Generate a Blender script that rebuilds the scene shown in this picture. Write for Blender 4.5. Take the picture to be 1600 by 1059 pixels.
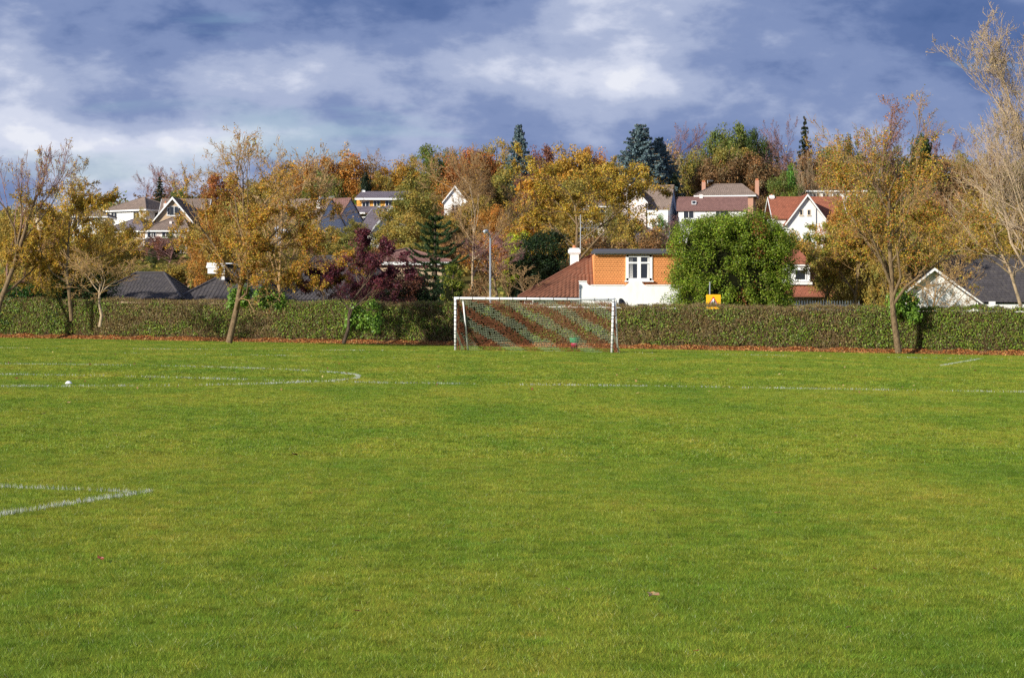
import bpy, math, random
import numpy as np
from mathutils import Matrix, Vector
R = math.radians
scene = bpy.context.scene
COL = scene.collection
for o in list(bpy.data.objects): bpy.data.objects.remove(o)

# ------------------------------------------------------------------ camera, sky, sun, exposure
F, HY, EYE = 3067.0, 495.0, 1.6        # focal length and horizon height in photo pixels, eye height in metres
SLOPE = -0.012                          # the pitch falls gently to the right
cam_d = bpy.data.cameras.new('camera'); cam = bpy.data.objects.new('camera', cam_d); COL.objects.link(cam)
cam_d.sensor_width = 36; cam_d.lens = F / 1600 * 36
cam_d.clip_start = 0.5; cam_d.clip_end = 9000
cam.location = (0, 0, EYE)
cam.rotation_euler = (R(90) - math.atan((529.5 - HY) / F), 0, 0)
scene.camera = cam
SUN_AZ, SUN_EL = 47.0, 22.0             # sun behind the camera, to the left
sd = bpy.data.lights.new('sun', 'SUN'); sd.energy = 5.0; sd.angle = R(0.53); sd.color = (1, .94, .83)
sun = bpy.data.objects.new('sun', sd); COL.objects.link(sun)
to_sun = Vector((-math.sin(R(SUN_AZ)) * math.cos(R(SUN_EL)), -math.cos(R(SUN_AZ)) * math.cos(R(SUN_EL)), math.sin(R(SUN_EL))))
sun.rotation_euler = to_sun.to_track_quat('Z', 'Y').to_euler()
vs = scene.view_settings
scene.display_settings.display_device = 'sRGB'
vs.view_transform = 'Standard'; vs.look = 'None'; vs.gamma = 1; vs.use_curve_mapping = False
vs.exposure = 0.28
scene.render.engine = 'CYCLES'
cy = scene.cycles
cy.max_bounces = 6; cy.diffuse_bounces = 3; cy.glossy_bounces = 2; cy.transmission_bounces = 3; cy.transparent_max_bounces = 6
cy.use_denoising = False
cy.sample_clamp_indirect = 4

def srgb(r, g, b, k=1.0):
    f = lambda v: (v / 12.92 if v <= .04045 else ((v + .055) / 1.055) ** 2.4)
    c = [f(v / 255) * k for v in (r, g, b)]; l = .3 * c[0] + .6 * c[1] + .1 * c[2]
    return tuple(v + (l - v) * .02 for v in c)

world = bpy.data.worlds.new('World'); scene.world = world; world.use_nodes = True
nt = world.node_tree; nt.nodes.clear()
def N(t, typ, **kw):
    n = t.nodes.new(typ)
    for k, v in kw.items(): setattr(n, k, v)
    return n
def mth(t, op, a, b=None, c=None, clamp=False):
    n = N(t, 'ShaderNodeMath', operation=op, use_clamp=clamp)
    for i, v in enumerate((a, b, c)):
        if v is None: continue
        if isinstance(v, (int, float)): n.inputs[i].default_value = v
        else: t.links.new(v, n.inputs[i])
    return n.outputs[0]
def ramp(t, fac, stops, interp='LINEAR'):
    n = N(t, 'ShaderNodeValToRGB'); cr = n.color_ramp; cr.interpolation = interp
    while len(cr.elements) > len(stops): cr.elements.remove(cr.elements[-1])
    while len(cr.elements) < len(stops): cr.elements.new(1)
    for e, (p, c) in zip(cr.elements, stops):
        e.position = p; e.color = (*c, 1) if len(c) == 3 else c
    t.links.new(fac, n.inputs[0]); return n.outputs[0]
def mix(t, fac, a, b, blend='MIX'):
    n = N(t, 'ShaderNodeMix', data_type='RGBA', blend_type=blend)
    for i, v in ((0, fac), (6, a), (7, b)):
        if isinstance(v, (int, float)): n.inputs[i].default_value = v
        elif isinstance(v, tuple): n.inputs[i].default_value = (*v[:3], 1)
        else: t.links.new(v, n.inputs[i])
    return n.outputs[2]
def noise(t, vec, scale, detail=4, rough=.5, dist=0.0):
    n = N(t, 'ShaderNodeTexNoise'); n.inputs['Scale'].default_value = scale; n.inputs['Detail'].default_value = detail
    n.inputs['Roughness'].default_value = rough; n.inputs['Distortion'].default_value = dist
    if vec is not None: t.links.new(vec, n.inputs['Vector'])
    return n.outputs['Fac']
def mapping(t, vec, scale=(1, 1, 1), loc=(0, 0, 0)):
    n = N(t, 'ShaderNodeMapping'); n.inputs['Scale'].default_value = scale; n.inputs['Location'].default_value = loc
    t.links.new(vec, n.inputs['Vector']); return n.outputs[0]

sky = N(nt, 'ShaderNodeTexSky', sky_type='NISHITA'); sky.sun_disc = False
sky.sun_elevation = R(SUN_EL); sky.sun_rotation = R(180 + SUN_AZ); sky.air_density = 1.0; sky.dust_density = .3; sky.ozone_density = 3.0
bg_sky = N(nt, 'ShaderNodeBackground'); bg_sky.inputs[1].default_value = .085
nt.links.new(sky.outputs[0], bg_sky.inputs[0])
tc = N(nt, 'ShaderNodeTexCoord').outputs['Generated']
sep = N(nt, 'ShaderNodeSeparateXYZ'); nt.links.new(tc, sep.inputs[0])
A = mth(nt, 'DIVIDE', sep.outputs[0], sep.outputs[1])       # tangent of the bearing
E = mth(nt, 'DIVIDE', sep.outputs[2], sep.outputs[1])       # tangent of the elevation
v1 = mapping(nt, tc, (1, 1, 1.7), (.35, 0, .2))
n_big = noise(nt, v1, 8.0, 9, .53, .1)
n_mid = noise(nt, mapping(nt, tc, (1, 1, 2.2), (2.1, .7, .4)), 26, 7, .58, .1)
def blob(px, py, wx, wy, amp):
    a = (px - 800) / F; e = (HY - py) / F
    da = mth(nt, 'DIVIDE', mth(nt, 'SUBTRACT', A, a), wx / F); de = mth(nt, 'DIVIDE', mth(nt, 'SUBTRACT', E, e), wy / F)
    s = mth(nt, 'ADD', mth(nt, 'MULTIPLY', da, da), mth(nt, 'MULTIPLY', de, de))
    return mth(nt, 'MULTIPLY', mth(nt, 'EXPONENT', mth(nt, 'MULTIPLY', s, -1)), amp)
tot = mth(nt, 'ADD', mth(nt, 'MULTIPLY', mth(nt, 'SUBTRACT', n_big, .5), 1.7), mth(nt, 'MULTIPLY', mth(nt, 'SUBTRACT', n_mid, .5), .6))
for b in ((960, 135, 240, 40, .30), (500, 95, 260, 60, .08), (150, 228, 240, 36, .26), (580, 215, 280, 32, .20), (90, 110, 200, 40, .12), (1180, 25, 240, 60, .16),
          (220, 35, 420, 55, -.20), (700, 15, 260, 40, -.20), (1250, 215, 260, 60, -.14), (1450, 60, 160, 90, -.10), (330, 170, 200, 22, -.10), (1000, 40, 120, 40, -.02),
          (640, 150, 120, 25, .06), (1090, 175, 240, 30, .04)):
    tot = mth(nt, 'ADD', tot, blob(*b))
tot = mth(nt, 'ADD', tot, .56, clamp=True)
ccol = ramp(nt, tot, [(.0, srgb(72, 99, 150)), (.25, srgb(92, 115, 164)), (.48, srgb(127, 145, 187)), (.70, srgb(168, 180, 210)), (.90, srgb(210, 216, 234)), (1, srgb(230, 233, 243))], 'EASE')
bg_c = N(nt, 'ShaderNodeBackground'); bg_c.inputs[1].default_value = .85
nt.links.new(ccol, bg_c.inputs[0])
gap = noise(nt, mapping(nt, tc, (1, 1, 4.5), (5.3, 1.2, .9)), 9, 6, .55, .4)
gsum = gap
for b in ((60, 255, 340, 60, .13), (420, 215, 240, 40, .15), (170, 165, 120, 18, .10), (1330, 200, 120, 30, .13), (560, 200, 120, 20, .08)):
    gsum = mth(nt, 'ADD', gsum, blob(*b))
cover = ramp(nt, gsum, [(.62, (1, 1, 1)), (.78, (.6, .6, .6))])
mx = N(nt, 'ShaderNodeMixShader'); nt.links.new(cover, mx.inputs[0])
nt.links.new(bg_sky.outputs[0], mx.inputs[1]); nt.links.new(bg_c.outputs[0], mx.inputs[2])
wo = N(nt, 'ShaderNodeOutputWorld'); nt.links.new(mx.outputs[0], wo.inputs[0])

# ------------------------------------------------------------------ helpers
def terrain(X, Y):
    X = np.asarray(X, float); Y = np.asarray(Y, float)
    fade = np.clip((200 - Y) / 80, 0, 1)
    y = np.clip(Y - 122, 0, None); hill = .08 * (np.sqrt(y * y + 15 ** 2) - 15)
    over = np.clip(Y - 420, 0, None); hill = hill - .075 * over
    hill = np.where(Y > 900, .08 * (math.sqrt(778 ** 2 + 225) - 15) - .075 * 480, hill)
    return SLOPE * X * fade + hill
def tz(X, Y): return float(terrain(X, Y))
def PX(px, D): return (px - 800) / F * D
def PZ(py, D): return EYE + (HY - py) / F * D
def on_field(px, py):      # the point of the pitch that shows at a photo pixel
    D = F * EYE / (py - HY + SLOPE * (px - 800))
    X = PX(px, D); return X, D, SLOPE * X

def link(o, parent=None):
    COL.objects.link(o)
    if parent is not None: o.parent = parent
    return o
def tag(o, label=None, category=None, group=None, kind=None):
    if label: o['label'] = label
    if category: o['category'] = category
    if group: o['group'] = group
    if kind: o['kind'] = kind
    return o
def empty(name, loc, label, category, group=None, yaw=0):
    o = bpy.data.objects.new(name, None); o.location = loc; o.rotation_euler = (0, 0, yaw); o.empty_display_size = .3
    return tag(link(o), label, category, group)
def mesh_np(name, V, Fc, mat, col=None, smooth=False, name_mat_obj=False):
    """V (n,3); Fc (m,k) one polygon size"""
    me = bpy.data.meshes.new(name); V = np.asarray(V, np.float32); Fc = np.asarray(Fc, np.int32); m, k = Fc.shape
    me.vertices.add(len(V)); me.vertices.foreach_set('co', V.ravel())
    me.loops.add(m * k); me.loops.foreach_set('vertex_index', Fc.ravel())
    me.polygons.add(m); me.polygons.foreach_set('loop_start', np.arange(0, m * k, k, dtype=np.int32))
    if smooth: me.polygons.foreach_set('use_smooth', np.ones(m, bool))
    me.update(calc_edges=True)
    if col is not None:
        at = me.color_attributes.new('Col', 'FLOAT_COLOR', 'POINT')
        c = np.ones((len(V), 4), np.float32); c[:, :3] = col; at.data.foreach_set('color', c.ravel())
    me.materials.append(mat)
    return me
class MB:
    """collects boxes, prisms, tubes and loose polygons into one mesh"""
    def __init__(s): s.v = []; s.f = []; s.c = []
    def poly(s, pts, c=None):
        n = len(s.v); s.v += [tuple(p) for p in pts]; s.f.append(tuple(range(n, n + len(pts)))); s.c += [c or (1, 1, 1)] * len(pts)
    def box(s, x0, x1, y0, y1, z0, z1, c=None):
        n = len(s.v); s.v += [(x, y, z) for z in (z0, z1) for y in (y0, y1) for x in (x0, x1)]
        s.f += [tuple(n + i for i in q) for q in ((0, 2, 3, 1), (4, 5, 7, 6), (0, 1, 5, 4), (2, 6, 7, 3), (0, 4, 6, 2), (1, 3, 7, 5))]; s.c += [c or (1, 1, 1)] * 8
    def prism(s, base, off, c=None):
        """closed prism: polygon base extruded by off"""
        k = len(base); n = len(s.v); off = Vector(off)
        s.v += [tuple(Vector(p)) for p in base] + [tuple(Vector(p) + off) for p in base]
        s.f.append(tuple(n + i for i in range(k))); s.f.append(tuple(n + k + i for i in reversed(range(k))))
        for i in range(k): j = (i + 1) % k; s.f.append((n + i, n + k + i, n + k + j, n + j))
        s.c += [c or (1, 1, 1)] * (2 * k)
    def tube(s, pts, rad, n=8, cap=True, c=None):
        pts = [Vector(p) for p in pts]; rad = rad if isinstance(rad, (list, tuple)) else [rad] * len(pts); st = len(s.v)
        for i, p in enumerate(pts):
            d = (pts[min(i + 1, len(pts) - 1)] - pts[max(i - 1, 0)]).normalized()
            u = d.orthogonal().normalized() if i == 0 else (u - d * u.dot(d)).normalized(); w = d.cross(u)
            for k in range(n): a = 2 * math.pi * k / n; s.v.append(tuple(p + (u * math.cos(a) + w * math.sin(a)) * rad[i]))
        s.c += [c or (1, 1, 1)] * (n * len(pts))
        for i in range(len(pts) - 1):
            for k in range(n): a = st + i * n + k; b = st + i * n + (k + 1) % n; s.f.append((a, b, b + n, a + n))
        if cap: s.f.append(tuple(st + k for k in reversed(range(n)))); s.f.append(tuple(st + (len(pts) - 1) * n + k for k in range(n)))
    def mesh(s, name, mat, smooth=False):
        me = bpy.data.meshes.new(name); me.from_pydata(s.v, [], s.f)
        at = me.color_attributes.new('Col', 'FLOAT_COLOR', 'POINT')
        c = np.ones((len(s.v), 4), np.float32); c[:, :3] = s.c; at.data.foreach_set('color', c.ravel())
        me.materials.append(mat)
        if smooth: me.polygons.foreach_set('use_smooth', np.ones(len(s.f), bool))
        return me
    def build(s, name, mat, parent=None, smooth=False, kind=None, label=None):
        o = bpy.data.objects.new(name, s.mesh(name, mat, smooth)); link(o, parent)
        if kind: o['kind'] = kind
        if label: o['label'] = label
        return o
def obj(name, me, parent=None, kind=None, loc=None):
    o = link(bpy.data.objects.new(name, me), parent)
    if kind: o['kind'] = kind
    if loc is not None: o.location = loc
    return o

# ------------------------------------------------------------------ materials
MATS = {}
def material(name):
    m = bpy.data.materials.new(name); m.use_nodes = True; t = m.node_tree; t.nodes.clear()
    out = N(t, 'ShaderNodeOutputMaterial'); return m, t, out
def plain(name, col, rough=.8, var=.12, scale=3.0, bump=0.0, bscale=20, stain=None, metal=0.0, vcol=False, spec=.3):
    m, t, out = material(name); b = N(t, 'ShaderNodeBsdfPrincipled'); t.links.new(b.outputs[0], out.inputs[0])
    tc = N(t, 'ShaderNodeTexCoord').outputs['Object']
    c = mix(t, noise(t, tc, scale, 5, .6), tuple(v * (1 - var) for v in col), tuple(min(1, v * (1 + var)) for v in col))
    if stain:
        k = ramp(t, noise(t, mapping(t, tc, (1.6, 1.6, .5), (7, 3, 1)), 2.2, 6, .65), [(.5, (0, 0, 0)), (.75, (1, 1, 1))])
        c = mix(t, mth(t, 'MULTIPLY', k, stain[1]), c, stain[0])
    if vcol:
        a = N(t, 'ShaderNodeAttribute'); a.attribute_name = 'Col'; c = mix(t, 1.0, c, a.outputs['Color'], 'MULTIPLY')
    t.links.new(c, b.inputs['Base Color']); b.inputs['Roughness'].default_value = rough; b.inputs['Metallic'].default_value = metal
    b.inputs['Specular IOR Level'].default_value = spec
    if bump:
        bn = N(t, 'ShaderNodeBump'); bn.inputs['Strength'].default_value = bump; bn.inputs['Distance'].default_value = .02
        t.links.new(noise(t, tc, bscale, 4), bn.inputs['Height']); t.links.new(bn.outputs[0], b.inputs['Normal'])
    MATS[name] = m; return m
def leafmat(name, transl=.3, objcol=True, rough=.6, gloss=.05):
    m, t, out = material(name)
    a = N(t, 'ShaderNodeAttribute'); a.attribute_name = 'Col'; c = a.outputs['Color']
    if objcol:
        oi = N(t, 'ShaderNodeObjectInfo'); c = mix(t, 1.0, c, oi.outputs['Color'], 'MULTIPLY')
    d = N(t, 'ShaderNodeBsdfDiffuse'); tr = N(t, 'ShaderNodeBsdfTranslucent'); t.links.new(c, d.inputs[0]); t.links.new(c, tr.inputs[0])
    mx = N(t, 'ShaderNodeMixShader'); mx.inputs[0].default_value = transl; t.links.new(d.outputs[0], mx.inputs[1]); t.links.new(tr.outputs[0], mx.inputs[2])
    g = N(t, 'ShaderNodeBsdfGlossy'); g.inputs['Roughness'].default_value = .5; g.inputs[0].default_value = (1, 1, 1, 1)
    m2 = N(t, 'ShaderNodeMixShader'); m2.inputs[0].default_value = gloss; t.links.new(mx.outputs[0], m2.inputs[1]); t.links.new(g.outputs[0], m2.inputs[2])
    t.links.new(m2.outputs[0], out.inputs[0]); return m
M_LEAF = leafmat('leaf', gloss=.012); M_LEAFC = leafmat('leaf_own_colour', objcol=False, gloss=.015)
M_IVY = leafmat('waxy_leaf', transl=.15, objcol=False, gloss=.02)
def barkmat(name, c1, c2):
    m, t, out = material(name); b = N(t, 'ShaderNodeBsdfPrincipled'); t.links.new(b.outputs[0], out.inputs[0])
    g = N(t, 'ShaderNodeTexCoord').outputs['Object']
    k = noise(t, mapping(t, g, (6, 6, 2.0)), 2.5, 6, .7)
    t.links.new(ramp(t, k, [(.35, c1), (.65, c2)]), b.inputs['Base Color']); b.inputs['Roughness'].default_value = .9
    b.inputs['Specular IOR Level'].default_value = .1
    return m
M_BARK = barkmat('bark_grey_brown', srgb(84, 68, 50), srgb(146, 124, 94))
M_BARKD = barkmat('bark_dark', srgb(60, 50, 42), srgb(95, 82, 68))
M_PALE = barkmat('bark_pale', srgb(150, 128, 100), srgb(190, 170, 140))
M_TWIG = barkmat('twig_straw', srgb(150, 118, 78), srgb(184, 152, 108))
M_PURP = barkmat('twig_plum', srgb(125, 90, 90), srgb(165, 130, 125))
M_WHITE = plain('white_render', (.82, .82, .80), .85, .03, 1.5, .3, 40, stain=((.56, .53, .47), .38))
M_WPAINT = plain('white_paint', (.82, .82, .80), .45, .03, 4)
M_POST = plain('goal_paint', (.8, .8, .78), .4, .05, 6, stain=((.55, .53, .48), .4))
M_BLACK = plain('black_tape', (.03, .03, .035), .5, .2)
M_CREAM = plain('cream_render', srgb(222, 205, 180), .9, .06, 1.2, .3, 30, stain=((.45, .4, .34), .3))
M_BEIGE = plain('beige_roughcast', srgb(190, 165, 135), .95, .12, 2, .4, 30)
M_PINK = plain('pale_pink_render', srgb(232, 218, 212), .9, .05, 1.5, .3, 30)
M_GREYW = plain('blue_grey_wall', srgb(165, 175, 195), .9, .08, 3)  # one pale blue-grey on every side of the wall
M_BRICK = plain('pink_brick', srgb(185, 140, 118), .9, .15, 6, .4, 60)
M_OCHRE = plain('ochre_boarding', srgb(225, 165, 75), .8, .12, 3)
M_SLATE = plain('slate', srgb(104, 96, 104), .6, .15, 2.5, vcol=True, spec=.4)
M_GREYT = plain('grey_tile', srgb(128, 112, 102), .85, .15, 2.5, vcol=True)
M_DARKT = plain('dark_tile', srgb(72, 68, 70), .75, .2, 1.8, vcol=True, stain=((.16, .14, .11), .5))
M_BROWNT = plain('brown_tile', srgb(124, 92, 86), .85, .15, 2.5, vcol=True)
M_REDT = plain('red_tile', srgb(150, 92, 70), .85, .15, 2.0, vcol=True)
M_PANT = plain('brown_pantile', srgb(128, 84, 64), .8, .16, 2.2, vcol=True, stain=((.12, .07, .05), .5))
M_TILEO = plain('orange_wall_tile', srgb(238, 160, 96), .8, .05, 3, vcol=True)
M_FELT = plain('roofing_felt', srgb(82, 82, 88), .7, .12, 5)
M_DARK = plain('dark_recess', (.03, .03, .035), .7, .2)
M_ASPH = plain('asphalt', (.05, .05, .052), .9, .2, 8, .3, 80)
M_STEEL = plain('galvanised_steel', (.42, .44, .45), .4, .1, 8, metal=.5)
M_TERRA = plain('terracotta', srgb(190, 120, 80), .8, .1)
M_GREEN = plain('green_plastic', srgb(52, 138, 94), .45, .1, 5)
M_MAG = plain('magenta_plastic', srgb(175, 40, 80), .5, .15, 5)
M_YEL = plain('sign_yellow', srgb(250, 185, 15), .4, .03)
M_RED = plain('sign_red', srgb(190, 30, 35), .4, .03)
M_DISH = plain('grey_dish', srgb(70, 75, 95), .5, .1)
M_CURT = plain('curtain', (.7, .69, .66), .9, .1, 10)
def glassmat():
    m, t, out = material('window_glass'); b = N(t, 'ShaderNodeBsdfPrincipled'); t.links.new(b.outputs[0], out.inputs[0])
    b.inputs['Base Color'].default_value = (.025, .028, .035, 1); b.inputs['Roughness'].default_value = .08; b.inputs['Specular IOR Level'].default_value = .6
    return m
M_GLASS = glassmat()

# ------------------------------------------------------------------ ground
def field_colour(t):
    g = N(t, 'ShaderNodeNewGeometry').outputs['Position']
    a = noise(t, mapping(t, g, (.42, .17, .3)), 1.0, 5, .60, .3)
    b = noise(t, mapping(t, g, (3.6, 2.4, .5), (3, 9, 0)), 1.0, 5, .7)
    s = mth(t, 'ADD', mth(t, 'MULTIPLY', a, .62), mth(t, 'MULTIPLY', b, .38))
    base = ramp(t, s, [(.28, srgb(98, 135, 38)), (.45, srgb(132, 156, 46)), (.56, srgb(158, 167, 54)), (.70, srgb(182, 172, 68))])
    tuft = ramp(t, noise(t, mapping(t, g, (.55, .8, .5), (31, 7, 0)), 1.1, 4, .6), [(.66, (0, 0, 0)), (.72, (1, 1, 1))])
    return mix(t, mth(t, 'MULTIPLY', tuft, .6), base, srgb(62, 112, 36)), g
def groundmat():
    m, t, out = material('field_soil'); b = N(t, 'ShaderNodeBsdfPrincipled'); t.links.new(b.outputs[0], out.inputs[0])
    c, g = field_colour(t)
    c = mix(t, .45, c, srgb(70, 66, 28)); t.links.new(c, b.inputs['Base Color']); b.inputs['Roughness'].default_value = 1; b.inputs['Specular IOR Level'].default_value = 0
    return m
def hillmat():
    m, t, out = material('hill_ground'); b = N(t, 'ShaderNodeBsdfPrincipled'); t.links.new(b.outputs[0], out.inputs[0])
    g = N(t, 'ShaderNodeNewGeometry').outputs['Position']
    t.links.new(ramp(t, noise(t, g, .09, 8, .65), [(.35, srgb(78, 84, 36)), (.5, srgb(104, 92, 48)), (.65, srgb(92, 104, 42))]), b.inputs['Base Color'])
    b.inputs['Roughness'].default_value = 1; b.inputs['Specular IOR Level'].default_value = 0
    return m
def bladematerial():
    m, t, out = material('grass_blade'); c, g = field_colour(t)
    a = N(t, 'ShaderNodeAttribute'); a.attribute_name = 'Col'; c = mix(t, 1.0, c, a.outputs['Color'], 'MULTIPLY')
    d = N(t, 'ShaderNodeBsdfDiffuse'); tr = N(t, 'ShaderNodeBsdfTranslucent'); t.links.new(c, d.inputs[0]); t.links.new(c, tr.inputs[0])
    mx = N(t, 'ShaderNodeMixShader'); mx.inputs[0].default_value = .35; t.links.new(d.outputs[0], mx.inputs[1]); t.links.new(tr.outputs[0], mx.inputs[2])
    gl = N(t, 'ShaderNodeBsdfGlossy'); gl.inputs['Roughness'].default_value = .38; gl.inputs[0].default_value = (1, 1, 1, 1)
    m2 = N(t, 'ShaderNodeMixShader'); m2.inputs[0].default_value = .016; t.links.new(mx.outputs[0], m2.inputs[1]); t.links.new(gl.outputs[0], m2.inputs[2])
    t.links.new(m2.outputs[0], out.inputs[0]); return m
M_BLADE = bladematerial()
def sheet(name, xs, ys, mat, zoff=0):
    gx, gy = np.meshgrid(xs, ys); V = np.stack([gx, gy, terrain(gx, gy) + zoff], -1).reshape(-1, 3); nx = len(xs); ny = len(ys)
    i = (np.arange(ny - 1)[:, None] * nx + np.arange(nx - 1)[None]).ravel()
    return obj(name, mesh_np(name, V, np.stack([i, i + 1, i + nx + 1, i + nx], 1), mat, smooth=True), kind='structure')
sheet('field', np.linspace(-400, 400, 41), np.concatenate([np.linspace(-300, 100, 21), np.linspace(104, 122, 10)]), groundmat())
sheet('hillside', np.concatenate([np.linspace(-3000, -420, 8), np.linspace(-400, 400, 81), np.linspace(420, 3000, 8)]),
      np.concatenate([np.linspace(122, 600, 121), np.linspace(640, 900, 8), [1500, 3000, 6000]]), hillmat())

# the hedge line: from the far left to the nearer right
HA = np.array([PX(0, 118.0), 118.0]); HB = np.array([PX(1600, 97.0), 97.0]); HD = (HB - HA); HLEN = np.linalg.norm(HD); HD = HD / HLEN; HN = np.array([HD[1], -HD[0]])
if HN[1] > 0: HN = -HN        # towards the camera
def hedge_pt(px):             # hedge base point that shows above a photo column
    k = (px - 800) / F; a, d = HA, HD      # a.x + t d.x = k (a.y + t d.y)
    tt = (k * a[1] - a[0]) / (d[0] - k * d[1]); return a + tt * d, tt

# ------------------------------------------------------------------ grass blades: patches laid on the whole pitch
def blades(rng, n, sx, sy, h, w, lean=.5, clump=0):
    x = rng.uniform(-sx / 2, sx / 2, n); y = rng.uniform(-sy / 2, sy / 2, n); a = rng.uniform(0, 2 * np.pi, n); hh = h * rng.uniform(.55, 1.25, n)
    ww = w * rng.uniform(.6, 1.3, n) / 2; b = rng.uniform(0, 2 * np.pi, n); L = hh * lean * rng.uniform(.2, 1.6, n); g = rng.uniform(.62, 1.22, n)[:, None] * np.ones((n, 3))
    if clump:        # blades of one tuft lean together and share a tone
        nc = max(8, int(clump * sx * sy)); cx = rng.uniform(-sx / 2, sx / 2, nc); cy_ = rng.uniform(-sy / 2, sy / 2, nc); ci = rng.integers(0, nc, n); sc = .045 * rng.uniform(.6, 1.7, nc)
        m = rng.random(n) < .62; x = np.where(m, cx[ci] + rng.normal(size=n) * sc[ci], x); y = np.where(m, cy_[ci] + rng.normal(size=n) * sc[ci], y)
        x = (x + sx / 2) % sx - sx / 2; y = (y + sy / 2) % sy - sy / 2
        cb = rng.uniform(0, 2 * np.pi, nc); b = np.where(m, cb[ci] + rng.normal(size=n) * .7, b); ct = rng.uniform(.55, 1.28, nc); chh = rng.uniform(.7, 1.45, nc)
        g = np.where(m[:, None], g * ct[ci][:, None] * (1 + rng.normal(size=nc)[ci][:, None] * np.array([[.10, 0, .06]])), g); hh = np.where(m, hh * chh[ci], hh); L = np.where(m, hh * rng.uniform(.5, 1.7, n), L)
    dx = np.cos(a) * ww; dy = np.sin(a) * ww
    z0 = np.full(n, -.004)
    V = np.stack([np.stack([x - dx, y - dy, z0], 1), np.stack([x + dx, y + dy, z0], 1), np.stack([x + np.cos(b) * L, y + np.sin(b) * L, hh], 1)], 1).reshape(-1, 3)
    Fc = np.arange(3 * n).reshape(n, 3)
    dry = rng.random(n) < .09
    g[dry] *= np.array([1.5, 1.1, 1.3]); dk = rng.random(n) < .22; g[dk] *= np.array([.7, .85, .7])
    return V, Fc, np.repeat(g, 3, 0)
rng = np.random.default_rng(4)
LODS = [(0, 22, 1.0, 10500, .021, .0034), (22, 46, 2.0, 3200, .024, .007), (46, 128, 4.0, 900, .028, .015)]
tiles = []   # (x, y, kind)
for li, (y0, y1, s, dens, h, w) in enumerate(LODS):
    y = y0
    while y < y1:
        half = (y + s) * 805 / F + (3.0 if li < 2 else 6)
        x = -math.ceil(half / s) * s
        while x < half:
            c = np.array([x + s / 2, y + s / 2])
            if np.dot(c - HA, HN) > -.5 and y + s > 5: tiles.append((c[0], c[1], li * 2 + int(rng.integers(2))))
            x += s
        y += s
protos = []; first = {}
for i, tl in enumerate(tiles): first.setdefault(tl[2], i)
pts = []; rots = []; kinds = []
def tile_rot(q): return (Matrix.Rotation(-math.atan(SLOPE), 3, 'Y') @ Matrix.Rotation(q * math.pi / 2, 3, 'Z')).to_euler()
for i, (x, y, k) in enumerate(tiles):
    if first[k] == i: continue
    pts.append((x, y, SLOPE * x)); rots.append(tuple(tile_rot(int(rng.integers(4))))); kinds.append(k)
gme = bpy.data.meshes.new('grass'); gme.from_pydata(pts, [], [])
at = gme.attributes.new('rot', 'FLOAT_VECTOR', 'POINT'); at.data.foreach_set('vector', np.array(rots, np.float32).ravel())
at = gme.attributes.new('pick', 'INT', 'POINT'); at.data.foreach_set('value', np.array(kinds, np.int32))
grass = obj('grass', gme, kind='stuff'); grass['label'] = 'short mown green and yellow grass covering the football pitch'; grass['category'] = 'grass'
gt = bpy.data.node_groups.new('grass_tiles', 'GeometryNodeTree')
gt.interface.new_socket('Geometry', in_out='INPUT', socket_type='NodeSocketGeometry'); gt.interface.new_socket('Geometry', in_out='OUTPUT', socket_type='NodeSocketGeometry')
gi = gt.nodes.new('NodeGroupInput'); go = gt.nodes.new('NodeGroupOutput'); jn = gt.nodes.new('GeometryNodeJoinGeometry')
ar = gt.nodes.new('GeometryNodeInputNamedAttribute'); ar.data_type = 'FLOAT_VECTOR'; ar.inputs[0].default_value = 'rot'
ak = gt.nodes.new('GeometryNodeInputNamedAttribute'); ak.data_type = 'INT'; ak.inputs[0].default_value = 'pick'
outv = lambda n: [o for o in n.outputs if o.enabled and o.name == 'Attribute'][0]
for k in sorted(first):
    y0, y1, s, dens, h, w = LODS[k // 2]
    n = int(dens * s * s); V, Fc, c = blades(np.random.default_rng(50 + k), n, s, s, h, w, .7, (75, 45, 16)[k // 2])
    x, y, _ = tiles[first[k]]
    p = obj('grass_patch', mesh_np('grass_patch', V, Fc, M_BLADE, c), grass, kind='stuff', loc=(x, y, SLOPE * x)); p.rotation_euler = tile_rot(0)
    oi = gt.nodes.new('GeometryNodeObjectInfo'); oi.inputs['Object'].default_value = p; oi.inputs['As Instance'].default_value = True; oi.transform_space = 'ORIGINAL'
    cm = gt.nodes.new('FunctionNodeCompare'); cm.data_type = 'INT'; cm.operation = 'EQUAL'
    ia, ib = [q for q in cm.inputs if q.enabled][:2]; gt.links.new(outv(ak), ia); ib.default_value = k
    ip = gt.nodes.new('GeometryNodeInstanceOnPoints'); gt.links.new(gi.outputs[0], ip.inputs['Points']); gt.links.new(cm.outputs[0], ip.inputs['Selection'])
    gt.links.new(oi.outputs['Geometry'], ip.inputs['Instance']); e2 = gt.nodes.new('FunctionNodeEulerToRotation'); gt.links.new(outv(ar), e2.inputs[0]); gt.links.new(e2.outputs[0], ip.inputs['Rotation'])
    gt.links.new(ip.outputs[0], jn.inputs[0])
gt.links.new(jn.outputs[0], go.inputs[0])
md = grass.modifiers.new('tiles', 'NODES'); md.node_group = gt

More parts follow.
